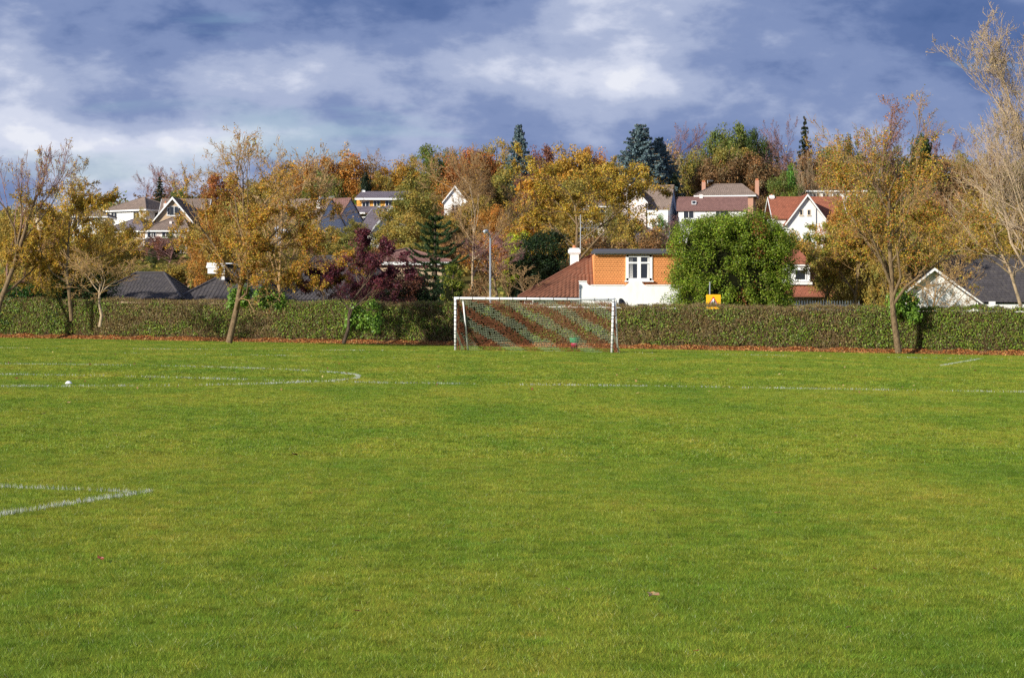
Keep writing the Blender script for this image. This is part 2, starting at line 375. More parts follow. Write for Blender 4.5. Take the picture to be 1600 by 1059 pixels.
# painted pitch lines: whitened blades standing along each line
M_LINE = leafmat('painted_blade', transl=.2, objcol=False, gloss=0)
def pitch_line(path, width, dens, h, w, label, wear=.35, seed=0, wearscale=.5):
    rg = np.random.default_rng(seed); P = np.array(path, float); seg = np.diff(P, axis=0); L = np.linalg.norm(seg, axis=1); tot = L.sum()
    n = int(tot * width * dens); s = rg.uniform(0, tot, n); cs = np.concatenate([[0], np.cumsum(L)]); i = np.clip(np.searchsorted(cs, s) - 1, 0, len(L) - 1)
    ph = rg.uniform(0, 6, 4); u = s * wearscale
    wv = .5 + .25 * np.sin(u * 2.1 + ph[0]) + .15 * np.sin(u * 5.3 + ph[1]) + .1 * np.sin(u * 13 + ph[2])
    keep = rg.random(n) < np.clip(1 - wear + (wv - .5) * 1.5 * wear * 1.6, .03, 1); s = s[keep]; i = i[keep]; n = len(s)
    d = seg[i] / L[i][:, None]; c = P[i] + d * (s - cs[i])[:, None] + np.stack([-d[:, 1], d[:, 0]], 1) * (rg.normal(0, .27, n) * width)[:, None]
    V, Fc, col = blades(rg, n, 0, 0, h, w); V = V.reshape(n, 3, 3); V[:, :, :2] += c[:, None]; V[:, :, 2] += (SLOPE * c[:, 0])[:, None]
    tone = rg.uniform(.42, .70, n)[:, None] * np.array([.97, 1, .97]); sm = rg.random(n) < .25; tone[sm] = np.array(srgb(140, 160, 90))
    o = obj('pitch_line', mesh_np('pitch_line', V.reshape(-1, 3), Fc, M_LINE, np.repeat(tone, 3, 0)), kind='structure'); o['label'] = label; return o
fp = lambda pts: [on_field(*p)[:2] for p in pts]
pitch_line(fp([(-60, 815), (0, 806), (236, 769)]), .09, 6000, .044, .0055, 'bold white touch line running into the near corner', .30, 1, 2)
pitch_line(fp([(-60, 760), (0, 762), (100, 765.5), (200, 770)]), .085, 4600, .042, .0055, 'worn white line meeting the near corner', .32, 2, 2)
pitch_line(fp([(-120, 583), (0, 585.5), (190, 588.5), (480, 596.5), (600, 599), (1000, 604), (1600, 613.5), (1700, 615)]), .085, 1700, .054, .016, 'faint white halfway line crossing the whole pitch', .52, 3, .6)
ex = on_field(560, 590.5); cr = 8.9; cx, cyy = ex[0] - cr, ex[1]
pitch_line([(cx + cr * math.cos(a), cyy + cr * math.sin(a)) for a in np.linspace(0, 2 * math.pi, 73)], .095, 1700, .056, .016, 'worn white centre circle marked left of the goal', .52, 4, .5)
pitch_line(fp([(-60, 543), (0, 544), (260, 546), (520, 547.5), (712, 549)]), .12, 650, .055, .024, 'faint goal line left of the goal mouth', .75, 5, .4)
pitch_line(fp([(190, 552.5), (430, 556), (640, 560)]), .12, 500, .055, .022, 'very faint goal area line left of the goal', .8, 6, .4)
pitch_line(fp([(1470, 571.5), (1530, 561.5)]), .12, 900, .046, .016, 'short bright white corner line near the right edge', .15, 7, .8)
pitch_line(fp([(957, 551), (1250, 556.5), (1560, 561.5), (1700, 563)]), .12, 500, .055, .024, 'faint goal line right of the goal mouth', .8, 8, .4)

# ------------------------------------------------------------------ leaf and branch makers
def nrm(v): return v / np.maximum(np.linalg.norm(v, axis=-1, keepdims=True), 1e-9)
def leafquads(C, size, Nrm, rng, aspect=.7):
    n = len(C); Nrm = nrm(Nrm); r = rng.normal(size=(n, 3)); u = nrm(np.cross(Nrm, r)); v = np.cross(Nrm, u); s = (np.ones(n) * size)[:, None] * rng.uniform(.6, 1.25, (n, 1))
    V = np.stack([C - u * s, C + v * s * aspect, C + u * s, C - v * s * aspect], 1).reshape(-1, 3)
    return V, np.arange(4 * n).reshape(n, 4)
def tubes(P0, P1, R0, R1, sides=5):
    n = len(P0); d = nrm(P1 - P0); ref = np.where(np.abs(d[:, 2:3]) > .9, np.array([[1., 0, 0]]), np.array([[0, 0, 1.]]))
    u = nrm(np.cross(d, ref)); w = np.cross(d, u); a = 2 * np.pi * np.arange(sides) / sides
    ring = u[:, None] * np.cos(a)[None, :, None] + w[:, None] * np.sin(a)[None, :, None]
    ext = d * (R0[:, None] * .25)
    V = np.concatenate([(P0 - ext)[:, None] + ring * R0[:, None, None], (P1 + ext)[:, None] + ring * R1[:, None, None]], 1)
    k = np.arange(sides); k2 = (k + 1) % sides; f = np.stack([k, k2, k2 + sides, k + sides], 1)
    F_ = (np.arange(n) * 2 * sides)[:, None, None] + f[None]
    return V.reshape(-1, 3), F_.reshape(-1, 4)
def skel(rng, H=1.0, r0=.03, lean=(0, 0, 1), levels=((7, .55, 45),), trunk=.55, wander=.12, trop=.08, nseg=4, t0=.35):
    """levels: (children per branch, length ratio, angle in degrees)"""
    P = np.zeros((1, 3)); D = nrm(np.array([lean], float)); L = np.array([trunk * H]); Rr = np.array([r0]); segs = []; tips = []
    for li in range(len(levels) + 1):
        pts = [P]; rr = [Rr]; d = D
        for s in range(nseg):
            d = nrm(d + rng.normal(size=d.shape) * (wander * (1.5 if li > 1 else 1.1) if li else wander * .6) + np.array([0, 0, trop if li else 0]))
            pts.append(pts[-1] + d * (L / nseg)[:, None]); rr.append(Rr * (1 - (s + 1) / nseg * (.62 if li == 0 else .72)))
            segs.append((pts[-2], pts[-1], rr[-2], rr[-1], np.full(len(d), li)))
        pts = np.stack(pts, 1); rr = np.stack(rr, 1)
        if li == len(levels):
            tips = (pts, d); break
        c, ratio, ang = levels[li]; n = len(P)
        t = (t0 if li == 0 else .25) + (1 - (t0 if li == 0 else .25)) * (np.arange(c)[None] + rng.random((n, c))) / c; t = np.minimum(t, .999)
        q = t * nseg; i = q.astype(int); f = q - i; b = np.arange(n)[:, None]
        start = pts[b, i] * (1 - f[..., None]) + pts[b, i + 1] * f[..., None]; dirs = nrm(pts[b, i + 1] - pts[b, i])
        rad = rr[b, i] * (1 - f) + rr[b, i + 1] * f
        a = np.radians(ang) * rng.uniform(.6, 1.25, (n, c)); a = a * (1 - .35 * t)
        perp = nrm(np.cross(dirs, rng.normal(size=dirs.shape)))
        # spread successive children round the branch
        D = nrm(dirs * np.cos(a)[..., None] + perp * np.sin(a)[..., None]).reshape(-1, 3)
        P = start.reshape(-1, 3); Rr = (rad * (.62 if li == 0 else .52)).ravel(); L = (L[:, None] * ratio * rng.uniform(.7, 1.2, (n, c)) * (1.15 - .45 * t)).ravel()
    S = [np.concatenate([s[k] for s in segs]) for k in range(5)]
    return S, tips
def fit(S, tips, H, W, Wy=None, keep_xy=True):
    pts = tips[0].reshape(-1, 3); zt = np.percentile(pts[:, 2], 99.3); x0, x1 = np.percentile(pts[:, 0], [2.5, 97.5]); y0, y1 = np.percentile(pts[:, 1], [2.5, 97.5])
    sc = np.array([W / (x1 - x0), (Wy or W) / (y1 - y0), H / zt])
    return [S[0] * sc, S[1] * sc, S[2], S[3], S[4]], (tips[0] * sc, tips[1])
def palette(rng, n, cols, w=None, jit=.22):
    c = np.array(cols); p = rng.choice(len(cols), n, p=None if w is None else np.array(w) / sum(w)); return c[p] * rng.uniform(1 - jit, 1 + jit, (n, 1))

def make_tree(name, label, category, base, S, tips, bark, group=None, twig=None, twiglev=3, leaves=None, leafmat_=None, thick=3):
    """thing > trunk, branches (stuff), crown (stuff)"""
    root = empty(name, base, label, category, group)
    lv = S[4]
    m = lv <= 1; V, Fc = tubes(S[0][m], S[1][m], S[2][m], S[3][m], 8); obj('trunk', mesh_np('trunk', V, Fc, bark, smooth=True), root)
    m = lv >= 2
    if m.any(): V, Fc = tubes(S[0][m], S[1][m], S[2][m], S[3][m], 3); obj('branches', mesh_np('branches', V, Fc, twig or bark), root, kind='stuff')
    if leaves is not None:
        V, Fc, c = leaves; obj('crown', mesh_np('crown', V, Fc, leafmat_ or M_LEAFC, np.repeat(c, 4, 0)), root, kind='stuff')
    return root
def twig_leaves(rng, tips, n, size, spread, cols, w=None, dens=None):
    pts, d = tips; i = rng.integers(0, len(pts), n * 6); s = rng.uniform(0, pts.shape[1] - 1.001, n * 6); k = s.astype(int); f = (s - k)[:, None]
    P = pts[i, k] * (1 - f) + pts[i, k + 1] * f
    if dens is not None: P = P[rng.random(len(P)) < dens(P)]
    if n > 5000:      # leaves gather in clumps with gaps between them
        ph = rng.uniform(0, 6, 6); q = np.sin(P[:, 0] * 2.9 + ph[0] + np.sin(P[:, 2] * 2.1 + ph[3])) + np.sin(P[:, 1] * 2.7 + ph[1] + np.sin(P[:, 0] * 1.9 + ph[4])) + np.sin(P[:, 2] * 3.3 + ph[2] + np.sin(P[:, 1] * 2.3 + ph[5]))
        P = P[rng.random(len(P)) < np.clip(.55 + q * .45, .10, 1)]; P = P[rng.permutation(len(P))]
    P = P[:n]; P = P + rng.normal(size=P.shape) * spread
    V, Fc = leafquads(P, size, rng.normal(size=P.shape) + np.array([-.3, -.5, .5]), rng); return V, Fc, P

# crowns as unit prototypes: height 1, width 1
PROTO = {}
def clump_crown(seed, nc, nl, size, zlo=.12, cr=.15, shape='round'):
    rng = np.random.default_rng(seed)
    u = nrm(rng.normal(size=(nc, 3))); r = rng.random(nc) ** .38; C = u * r[:, None]
    z = (C[:, 2] + 1) / 2; prof = 1.0
    if shape == 'cone': prof = np.clip(1.15 - z, .08, 1) * 1.25
    if shape == 'flame': prof = np.sin(np.clip(z, .03, .97) * np.pi) ** .7 * 1.1
    if shape == 'bush': prof = np.sqrt(np.clip(1.05 - z * .8, .1, 1)) * 1.15
    lob = 1 + .18 * np.sin(3 * np.arctan2(C[:, 1], C[:, 0]) + rng.uniform(0, 6)) + .12 * rng.normal(size=nc)
    C[:, 0] *= (.5 - cr * .55) * prof * lob; C[:, 1] *= (.5 - cr * .55) * prof * lob
    C[:, 2] = zlo + cr * .5 + (1 - zlo - cr) * z * rng.uniform(.93, 1.0, nc)
    ci = rng.integers(0, nc, nl); cs = cr * rng.uniform(.55, 1.25, nc)
    d = nrm(rng.normal(size=(nl, 3))); P = C[ci] + d * (cs[ci] * rng.random(nl) ** .45)[:, None] * np.array([1, 1, .72])
    V, Fc = leafquads(P, size, d + rng.normal(size=(nl, 3)) * .8 + np.array([0, 0, .3]), rng)
    tone = rng.uniform(.72, 1.25, nc); hue = rng.normal(size=(nc, 1)) * np.array([[.10, 0, -.05]])
    col = (1 + hue[ci]) * tone[ci][:, None] * rng.uniform(.8, 1.22, (nl, 1)) * (1 + rng.normal(size=(nl, 1)) * np.array([[.10, 0, -.08]]))
    # trunk and limbs to some clumps
    T = [np.array([0, 0, 0.])]; P0 = []; P1 = []; R0 = []; R1 = []
    top = np.array([rng.normal() * .03, rng.normal() * .03, .72]); k = 6; prev = np.zeros(3)
    for i in range(k):
        q = top * (i + 1) / k + rng.normal(size=3) * np.array([.012, .012, 0]); P0.append(prev); P1.append(q); R0.append(.028 * (1 - i / k * .75)); R1.append(.028 * (1 - (i + 1) / k * .75)); prev = q
    for j in rng.choice(nc, min(nc, 34), replace=False):
        t = np.clip(C[j, 2] - .15 - np.linalg.norm(C[j, :2]) * .5, .12, .7); a = top * t / .72; b = C[j]; mid = a * .45 + b * .55 + np.array([0, 0, -.02]) + rng.normal(size=3) * .02
        for s, e, ra, rb in ((a, mid, .010, .007), (mid, b, .007, .003)): P0.append(s); P1.append(e); R0.append(ra); R1.append(rb)
        for _ in range(3):
            e = b + nrm(rng.normal(size=3)) * cr * .9; P0.append(b); P1.append(e); R0.append(.003); R1.append(.0012)
    tv = tubes(np.array(P0), np.array(P1), np.array(R0), np.array(R1), 5)
    return (V, Fc, np.clip(np.repeat(col, 4, 0), 0, 3)), tv
for i in range(6): PROTO['oak%d' % i] = clump_crown(100 + i, 74 + 5 * i, 13000, .0135, .08, .135)
for i in range(3): PROTO['lacy%d' % i] = clump_crown(130 + i, 120, 9000, .0115, .16, .10)
for i in range(3): PROTO['fine%d' % i] = clump_crown(140 + i, 190, 21000, .0082, .10, .085)
for i in range(4): PROTO['bush%d' % i] = clump_crown(150 + i, 46, 8000, .0175, -.04, .15, 'bush')
for i in range(2): PROTO['flame%d' % i] = clump_crown(170 + i, 60, 5200, .016, .03, .13, 'flame')
for i in range(2): PROTO['cone%d' % i] = clump_crown(180 + i, 80, 6000, .017, .0, .11, 'cone')
def spruce(seed, whorls=26, droop=.25, ns=9, dens=16, pw=.85):
    rng = np.random.default_rng(seed); P0 = []; P1 = []; LP = []; LD = []
    for k in range(whorls):
        z = .06 + .92 * (k / (whorls - 1)) ** .92; rad = .5 * (1 - z) ** pw + .02; nb = max(4, int(ns * (1 - z * .45)))
        a0 = rng.uniform(0, 6.3)
        for b in range(nb):
            a = a0 + 2 * np.pi * b / nb + rng.normal() * .2; L = rad * rng.uniform(.62, 1.12); o = np.array([math.cos(a), math.sin(a), 0])
            p = np.array([0, 0, z + rng.normal() * .006]); q = p + o * L * .55 + np.array([0, 0, -droop * L * .35]); e = p + o * L + np.array([0, 0, -droop * L * .55 + .01])
            P0 += [p, q]; P1 += [q, e]
            n = max(3, int(dens * L / .3)); t = rng.random(n * 3) ** .7; side = np.array([-o[1], o[0], 0])
            w = (1 - t) * .32 * L + .01
            P = np.where(t[:, None] < .55, p + (q - p) * (t / .55)[:, None], q + (e - q) * ((t - .55) / .45)[:, None]) + side * (rng.uniform(-1, 1, n * 3) * w)[:, None] + np.array([0, 0, -1]) * (rng.random(n * 3) * .018)[:, None]
            LP.append(P)
    LP = np.concatenate(LP); P0 = np.array(P0); P1 = np.array(P1)
    V, Fc = leafquads(LP, .016, rng.normal(size=LP.shape) + np.array([0, 0, .6]), rng, .6)
    V[:, 2] *= 1.0
    col = rng.uniform(.55, 1.35, (len(LP), 1)) * np.ones((1, 3))
    r = np.full(len(P0), .003)
    tv = tubes(np.concatenate([[[0, 0, 0.]], P0]), np.concatenate([[[0, 0, .97]], P1]), np.concatenate([[.016], r]), np.concatenate([[.003], r * .5]), 4)
    return (V, Fc, np.repeat(col, 4, 0)), tv
PROTO['spruce0'] = spruce(5, 24, .35, 9, 26); PROTO['spruce1'] = spruce(8, 32, .15, 12, 30, .62)
def bare(seed, **kw):
    rng = np.random.default_rng(seed); S, tips = skel(rng, **kw); S, tips = fit(S, tips, 1, 1)
    f = kw.get('rmul', 1)
    a = tubes(S[0], S[1], np.maximum(S[2] * f, .0011), np.maximum(S[3] * f, .0009), 3); V, Fc, P = twig_leaves(rng, tips, 1300, .009, .01, None)
    return (V, Fc, np.repeat(rng.uniform(.6, 1.4, (len(P), 1)) * np.ones((1, 3)), 4, 0)), a
PROTO['bare0'] = bare(11, r0=.020, levels=((9, .62, 38), (7, .5, 36), (6, .45, 34), (4, .5, 30)), trunk=.6, trop=.12, t0=.25)
PROTO['bare1'] = bare(12, r0=.022, levels=((8, .7, 48), (7, .5, 42), (6, .5, 38), (4, .5, 32)), trunk=.5, trop=.06, t0=.3)
PROTO['bare2'] = bare(13, r0=.020, levels=((12, .5, 24), (7, .5, 24), (6, .45, 24), (4, .5, 22)), trunk=.85, trop=.22, t0=.06)
M_PROTO = {}
for k, ((V, Fc, c), (tv, tf)) in PROTO.items():
    M_PROTO[k] = (mesh_np('crown', V, Fc, M_LEAF, c), mesh_np('trunk', tv, tf, M_BARK))
BARKMESH = {}
def trunk_mesh(k, mat):
    if (k, mat.name) not in BARKMESH:
        me = M_PROTO[k][1].copy(); me.materials.clear(); me.materials.append(mat); BARKMESH[(k, mat.name)] = me
    return BARKMESH[(k, mat.name)]
rt = random.Random(77)
def tree(kind, px, top, w, D, col, label, name=None, category='tree', group=None, bark=None, leafy=True, sink=0.0, base_py=None):
    X = PX(px, D); zb = tz(X, D) - sink if base_py is None else PZ(base_py, D); H = PZ(top, D) - zb; Wd = w * D / F
    k = kind if kind in PROTO else kind + str(rt.randrange(len([q for q in PROTO if q.startswith(kind)])))
    nm = name or {'oak': 'oak_tree', 'lac': 'autumn_tree', 'fin': 'autumn_tree', 'bus': 'shrub', 'fla': 'slender_tree', 'con': 'conifer', 'spr': 'spruce_tree', 'bar': 'bare_tree'}[kind[:3]]
    root = empty(nm, (X, D, zb), label, category, group, rt.uniform(0, 6.28)); root.scale = (Wd, Wd, H)
    t = obj('trunk', trunk_mesh(k, bark or M_BARK), root)
    if leafy: c = obj('crown', M_PROTO[k][0], root, kind='stuff'); c.color = (*col, 1)
    return root

# ------------------------------------------------------------------ hedge
rng = np.random.default_rng(9)
def hnoise(t, z, s1, seed):
    r = np.random.default_rng(seed); o = 0
    for k in range(5): a = r.uniform(0, 6.3, 3); o = o + np.sin(t * s1 * (1.35 ** k) + a[0] + 1.3 * np.sin(z * 2.1 * (1.2 ** k) + a[1])) * np.cos(z * 1.7 * (1.3 ** k) + a[2]) / (k + 1) ** .6
    return o / 2.4
hedge = empty('hedge', (HA[0], HA[1], tz(*HA)), 'long clipped hedge of mixed green ivy and brown twigs behind the goal', 'hedge')
def hpos(t, out, z):      # t along the hedge, out towards the camera, z up
    x = HA[0] + HD[0] * t + HN[0] * out; y = HA[1] + HD[1] * t + HN[1] * out
    return np.stack([x - HA[0], y - HA[1], SLOPE * (x - HA[0]) + z], -1)
T0, T1, HH, HT = -9.0, HLEN + 9, 2.3, .75       # half thickness .75
def top_z(t): return HH + .05 * np.sin(t * .9) + .04 * np.sin(t * 2.3 + 1) + .03 * np.sin(t * 6.1 + 2)
px_t = lambda px: hedge_pt(px)[1]
GREEN = [(-60, 150, .8), (225, 290, .1), (440, 600, .55), (520, 590, .5), (600, 712, .35), (1350, 1660, 1.05), (1120, 1200, .2), (1000, 1050, .15)]
def greenness(t, z):
    g = -.30 + .75 * hnoise(t, z, .55, 3) + .35 * hnoise(t, z * 2, 2.1, 5) + .33
    for a, b, k in GREEN:
        ta, tb = px_t(a), px_t(b); g = g + k * np.clip((t - ta) / .8 + .5, 0, 1) * np.clip((tb - t) / .8 + .5, 0, 1)
    return g - .45 * np.clip((z - 2.05) / .25, 0, 1) - .25 * np.clip((.35 - z) / .35, 0, 1)
core = MB()
nn = 60
for i in range(nn):
    ta = T0 + (T1 - T0) * i / nn; tb = T0 + (T1 - T0) * (i + 1) / nn
    q = [hpos(ta, -HT + .15, 0), hpos(ta, HT - .17, 0), hpos(ta, HT - .22, HH - .17), hpos(ta, -HT + .2, HH - .17), ]
    r_ = [hpos(tb, -HT + .15, 0), hpos(tb, HT - .17, 0), hpos(tb, HT - .22, HH - .17), hpos(tb, -HT + .2, HH - .17)]
    for k in range(4): j = (k + 1) % 4; core.poly([q[k], q[j], r_[j], r_[k]])
M_CORE = plain('hedge_interior', srgb(66, 58, 38), 1, .4, 6, spec=0)
core.build('hedge_core', M_CORE, hedge)
n = 125000
t = rng.uniform(T0, T1, n); face = rng.random(n); z = rng.uniform(0, 1, n) * top_z(t)
front = face < .74; lump = .12 * hnoise(t, z, 1.7, 8) + .05 * hnoise(t, z * 3, 5.2, 9)
out = np.where(front, HT + lump + rng.normal(0, .055, n), rng.uniform(-HT, HT, n)); z = np.where(front, z, top_z(t) + rng.normal(0, .05, n) - .02 + .5 * lump)
out = out - np.where(front, .10 * np.clip((z - 1.9) / .4, 0, 1), 0)
keep = ~(front & (z < .30 + .22 * hnoise(t, t * 0, 3.1, 33)) & (rng.random(n) < .8)); t, z, out, front = t[keep], z[keep], out[keep], front[keep]; n = len(t)
g = greenness(t, z) + rng.normal(0, .20, n); isg = g > .12
nor = np.where(front[:, None], np.array([HN[0], HN[1], .35]), np.array([0, 0, 1.])) + rng.normal(size=(n, 3)) * .75
size = np.where(isg, .043, .031) * rng.uniform(.8, 1.2, n)
V, Fc = leafquads(hpos(t, out, z), size, nor, rng, .75)
col = np.where(isg[:, None], palette(rng, n, [srgb(100, 124, 36), srgb(124, 150, 42), srgb(78, 98, 32), srgb(142, 142, 56)], [4, 3, 3, 1.5]),
               palette(rng, n, [srgb(144, 128, 70), srgb(122, 116, 56), srgb(156, 124, 78), srgb(102, 102, 46), srgb(176, 154, 104)], [3, 4, 1.5, 3, 1.3]))
obj('hedge_leaves', mesh_np('hedge_leaves', V, Fc, M_IVY, np.repeat(col, 4, 0)), hedge, kind='stuff')
# twigs: short upright sticks on the face and a pale fringe along the top
n = 36000; t = rng.uniform(T0, T1, n); topf = rng.random(n) < .34; z = np.where(topf, top_z(t) - .12, rng.uniform(.0, 1.0, n) * (HH - .2)); out = np.where(topf, rng.uniform(-HT, HT + .05, n), HT + .02 + rng.uniform(-.12, .06, n))
P0 = hpos(t, out, z); d = nrm(rng.normal(size=(n, 3)) * np.array([.45, .45, .4]) + np.array([0, 0, 1.0]) + np.array([HN[0] * .15, HN[1] * .15, 0]))
L = np.where(topf, rng.uniform(.12, .30, n), rng.uniform(.15, .4, n)); P1 = P0 + d * L[:, None]
V, Fc = tubes(P0, P1, np.full(n, .0075), np.full(n, .004), 3)
col = palette(rng, n, [srgb(165, 140, 105), srgb(120, 95, 68), srgb(150, 115, 80), srgb(190, 170, 135)], [3, 3, 3, 1.5])
obj('hedge_twigs', mesh_np('hedge_twigs', V, Fc, M_LEAFC, np.repeat(col, 6, 0)), hedge, kind='stuff')

# fallen leaves banked along the hedge foot
n = 32000; t = rng.uniform(T0, T1, n); o_ = HT - .15 + np.abs(rng.normal(0, .5, n)) + .15 * hnoise(t, t * 0, 1.1, 12)
bank = lambda o: .22 * np.exp(-(np.clip(o - HT, 0, 9) / .42) ** 2)
bk = MB()
for i in range(80):
    ta, tb = T0 + (T1 - T0) * i / 80, T0 + (T1 - T0) * (i + 1) / 80
    for o0, o1 in ((HT - .3, HT), (HT, HT + .2), (HT + .2, HT + .4), (HT + .4, HT + .65), (HT + .65, HT + 1.0)):
        bk.poly([hpos(ta, o0, float(bank(o0)) - .02), hpos(tb, o0, float(bank(o0)) - .02), hpos(tb, o1, float(bank(o1)) - .02), hpos(ta, o1, float(bank(o1)) - .02)])
bo = bk.build('soil_bank', plain('leafy_soil', srgb(122, 90, 60), 1, .35, 5, spec=0), smooth=True, kind='structure'); bo.location = hedge.location
P = hpos(t, o_, .015 + bank(o_) * (.8 + .35 * hnoise(t, t * 0, 2.3, 35)) + .03 * rng.random(n)) + np.array([HA[0], HA[1], tz(*HA)])
V, Fc = leafquads(P, .055, rng.normal(size=(n, 3)) * .7 + np.array([0, -.2, 1]), rng, .75)
col = palette(rng, n, [srgb(184, 120, 66), srgb(160, 98, 54), srgb(204, 150, 92), srgb(128, 88, 54), srgb(196, 164, 90)], [4, 3, 2, 2, 1])
o = obj('fallen_leaves', mesh_np('fallen_leaves', V, Fc, M_LEAFC, np.repeat(col, 4, 0)), kind='stuff'); tag(o, 'drift of orange brown fallen leaves along the foot of the hedge', 'leaf litter')
# sparse little leaves dotted on the far half of the pitch
n = 260; yy = rng.uniform(40, 104, n) ** 1.0; xx = rng.uniform(-.30, .30, n) * yy; P = np.stack([xx, yy, SLOPE * xx + .045], 1)
V, Fc = leafquads(P, .04, rng.normal(size=(n, 3)) * .6 + np.array([0, -.3, 1]), rng, .7)
o = obj('scattered_leaves', mesh_np('scattered_leaves', V, Fc, M_LEAFC, np.repeat(palette(rng, n, [srgb(160, 130, 75), srgb(130, 85, 52), srgb(180, 160, 100)]), 4, 0)), kind='stuff')
tag(o, 'tiny dry leaves dotted thinly over the far half of the pitch', 'leaves')
# single fallen leaves near the camera
M_DRY = leafmat('dry_leaf', .1, False)
def fallen(px, py, wpx, col, label, seed):
    X, Y, z = on_field(px, py); s = wpx / F * Y / 2; r = random.Random(seed); m = MB(); n = 7
    out_ = []; 
    for i in range(14):
        a = i / 14 * 2 * math.pi; rr = s * (1 + .28 * math.cos(5 * a + seed)) * (1.0 if abs(math.cos(a)) > .3 else .75)
        out_.append((rr * math.cos(a), rr * math.sin(a) * .8, s * .30 * abs(math.sin(a * 1.5 + seed)) + r.uniform(0, .2) * s))
    for i in range(14): m.poly([(0, 0, s * .08), out_[i], out_[(i + 1) % 14]], tuple(v * r.uniform(.8, 1.2) for v in col))
    m.prism([(s * .9, -.002, 0), (s * .9, .002, 0), (s * 1.5, .002, s * .25), (s * 1.5, -.002, s * .25)], (0, 0, .003), col)
    o = m.build('fallen_leaf', M_DRY); o.location = (X, Y, z + .030); o.rotation_euler = (r.uniform(-.3, .3), r.uniform(-.3, .3), r.uniform(0, 6)); tag(o, label, 'leaf', 'single fallen leaves on the near pitch')
tan = srgb(176, 140, 96); rus = srgb(128, 58, 28); brn = srgb(110, 75, 50)
for i, a in enumerate([(1020, 939, 24, tan, 'large curled tan leaf on the foreground grass, biggest on the pitch'),
    (460, 715, 14, brn, 'curled brown leaf on the turf in the middle distance left of centre'),
    (1217, 807, 9, tan, 'small pale tan leaf lying alone right of centre'),
    (156, 880, 13, rus, 'rusty red leaf on the turf below the painted corner'),
    (560, 964, 11, rus, 'small rust leaf near the bottom of the foreground grass'),
    (67, 650, 8, brn, 'small brown leaf at the far left beyond the near painted corner'),
    (107, 632, 8, tan, 'small tan leaf on the grass in front of the white marker cone'),
    (1337, 684, 7, brn, 'tiny dark leaf alone on the right side of the pitch'),
    (598, 645, 7, tan, 'tiny pale leaf between the halfway line and the near grass'),
    (484, 776, 8, rus, 'small reddish leaf right of the painted corner tip'),
    (886, 928, 7, brn, 'tiny dark leaf just left of the large tan leaf'),
    (1022, 803, 7, brn, 'tiny brown leaf on the turf above the large tan leaf'),
    (1368, 896, 8, rus, 'small orange leaf in the lower right grass'),
    (1325, 990, 10, brn, 'small brown leaf at the bottom right of the foreground grass'),
    (1090, 1027, 8, rus, 'small rust leaf close to the bottom edge of the foreground')]): fallen(*a, seed=i)
# marker cone
X, Y, z = on_field(107, 600.5); m = MB(); prof = [(.080, 0), (.075, .010), (.058, .032), (.035, .052), (.014, .058)]
for i in range(len(prof) - 1):
    for k in range(16):
        a, b = 2 * math.pi * k / 16, 2 * math.pi * (k + 1) / 16; r1, z1 = prof[i]; r2, z2 = prof[i + 1]
        m.poly([(r1 * math.cos(a), r1 * math.sin(a), z1), (r1 * math.cos(b), r1 * math.sin(b), z1), (r2 * math.cos(b), r2 * math.sin(b), z2), (r2 * math.cos(a), r2 * math.sin(a), z2)])
m.poly([(.018 * math.cos(2 * math.pi * k / 16), .018 * math.sin(2 * math.pi * k / 16), .058) for k in range(16)])
o = m.build('marker_cone', M_WPAINT, smooth=True); o.location = (X, Y, z + .02); tag(o, 'small white domed marker cone standing on the grass by the circle', 'marker')

# ------------------------------------------------------------------ goal
GL = on_field(711.5, 547.5); GR = on_field(956, 551.5)
gl = np.array(GL); gr = np.array(GR); gx = (gr - gl); glen = np.linalg.norm(gx[:2]); ux = np.array([gx[0], gx[1], 0]) / glen; uy = np.array([-ux[1], ux[0], 0])
goal = empty('football_goal', tuple(gl), 'white full size football goal with black tape bands and striped net', 'goal')
def gp(a, b, z): v = ux * a + uy * b + np.array([0, 0, z + gx[2] * a / glen]); return tuple(v)
W_, Hg, rp = glen, 2.44, .056
m = MB(); m.tube([gp(0, 0, 0), gp(0, 0, Hg)], rp, 14); m.build('post', M_POST, goal, True)
m = MB(); m.tube([gp(W_, 0, 0), gp(W_ + .07, 0, Hg)], rp, 14); m.build('post', M_POST, goal, True)
m = MB(); m.tube([gp(-rp, 0, Hg), gp(W_ + .07 + rp, 0, Hg)], rp, 14); m.build('crossbar', M_POST, goal, True)
m = MB(); m.tube([gp(.37, .90, 0), gp(.36, .05, 2.30)], .036, 10); m.tube([gp(.36, .05, 2.30), gp(.34, .02, Hg - .02)], .014, 6); m.build('net_support', M_POST, goal, True)
m = MB(); m.tube([gp(W_ + .12, .90, 0), gp(W_ + .14, .05, 2.30)], .036, 10); m.build('net_support', M_POST, goal, True)
m = MB(); m.tube([gp(W_ + .05 + .10 * math.cos(a) + .02, .15 + .1 * math.cos(a), Hg - .08 + .15 * math.sin(a)) for a in np.linspace(-1.2, 4.0, 14)], .022, 8); m.build('corner_bracket', M_POST, goal, True)
bandm = MB(); bandm.tube([(0, 0, -.016), (0, 0, .016)], rp + .005, 12); bme = bandm.mesh('tape_band', M_BLACK)
for k in range(1, 13):
    z = Hg * k / 13; jz = rt.uniform(-.05, .05)
    for a in (0, W_ + .07 * z / Hg): o = obj('tape_band', bme, goal, loc=gp(a, 0, z + jz + (a > 1) * .04))
barm = MB(); barm.tube([(-.016, 0, 0), (.016, 0, 0)], rp + .005, 12); bme2 = barm.mesh('tape_band', M_BLACK)
for k in range(12): o = obj('tape_band', bme2, goal, loc=gp(.2 + (W_ - .35) * k / 11, 0, Hg)); o.rotation_euler.z = math.atan2(ux[1], ux[0])
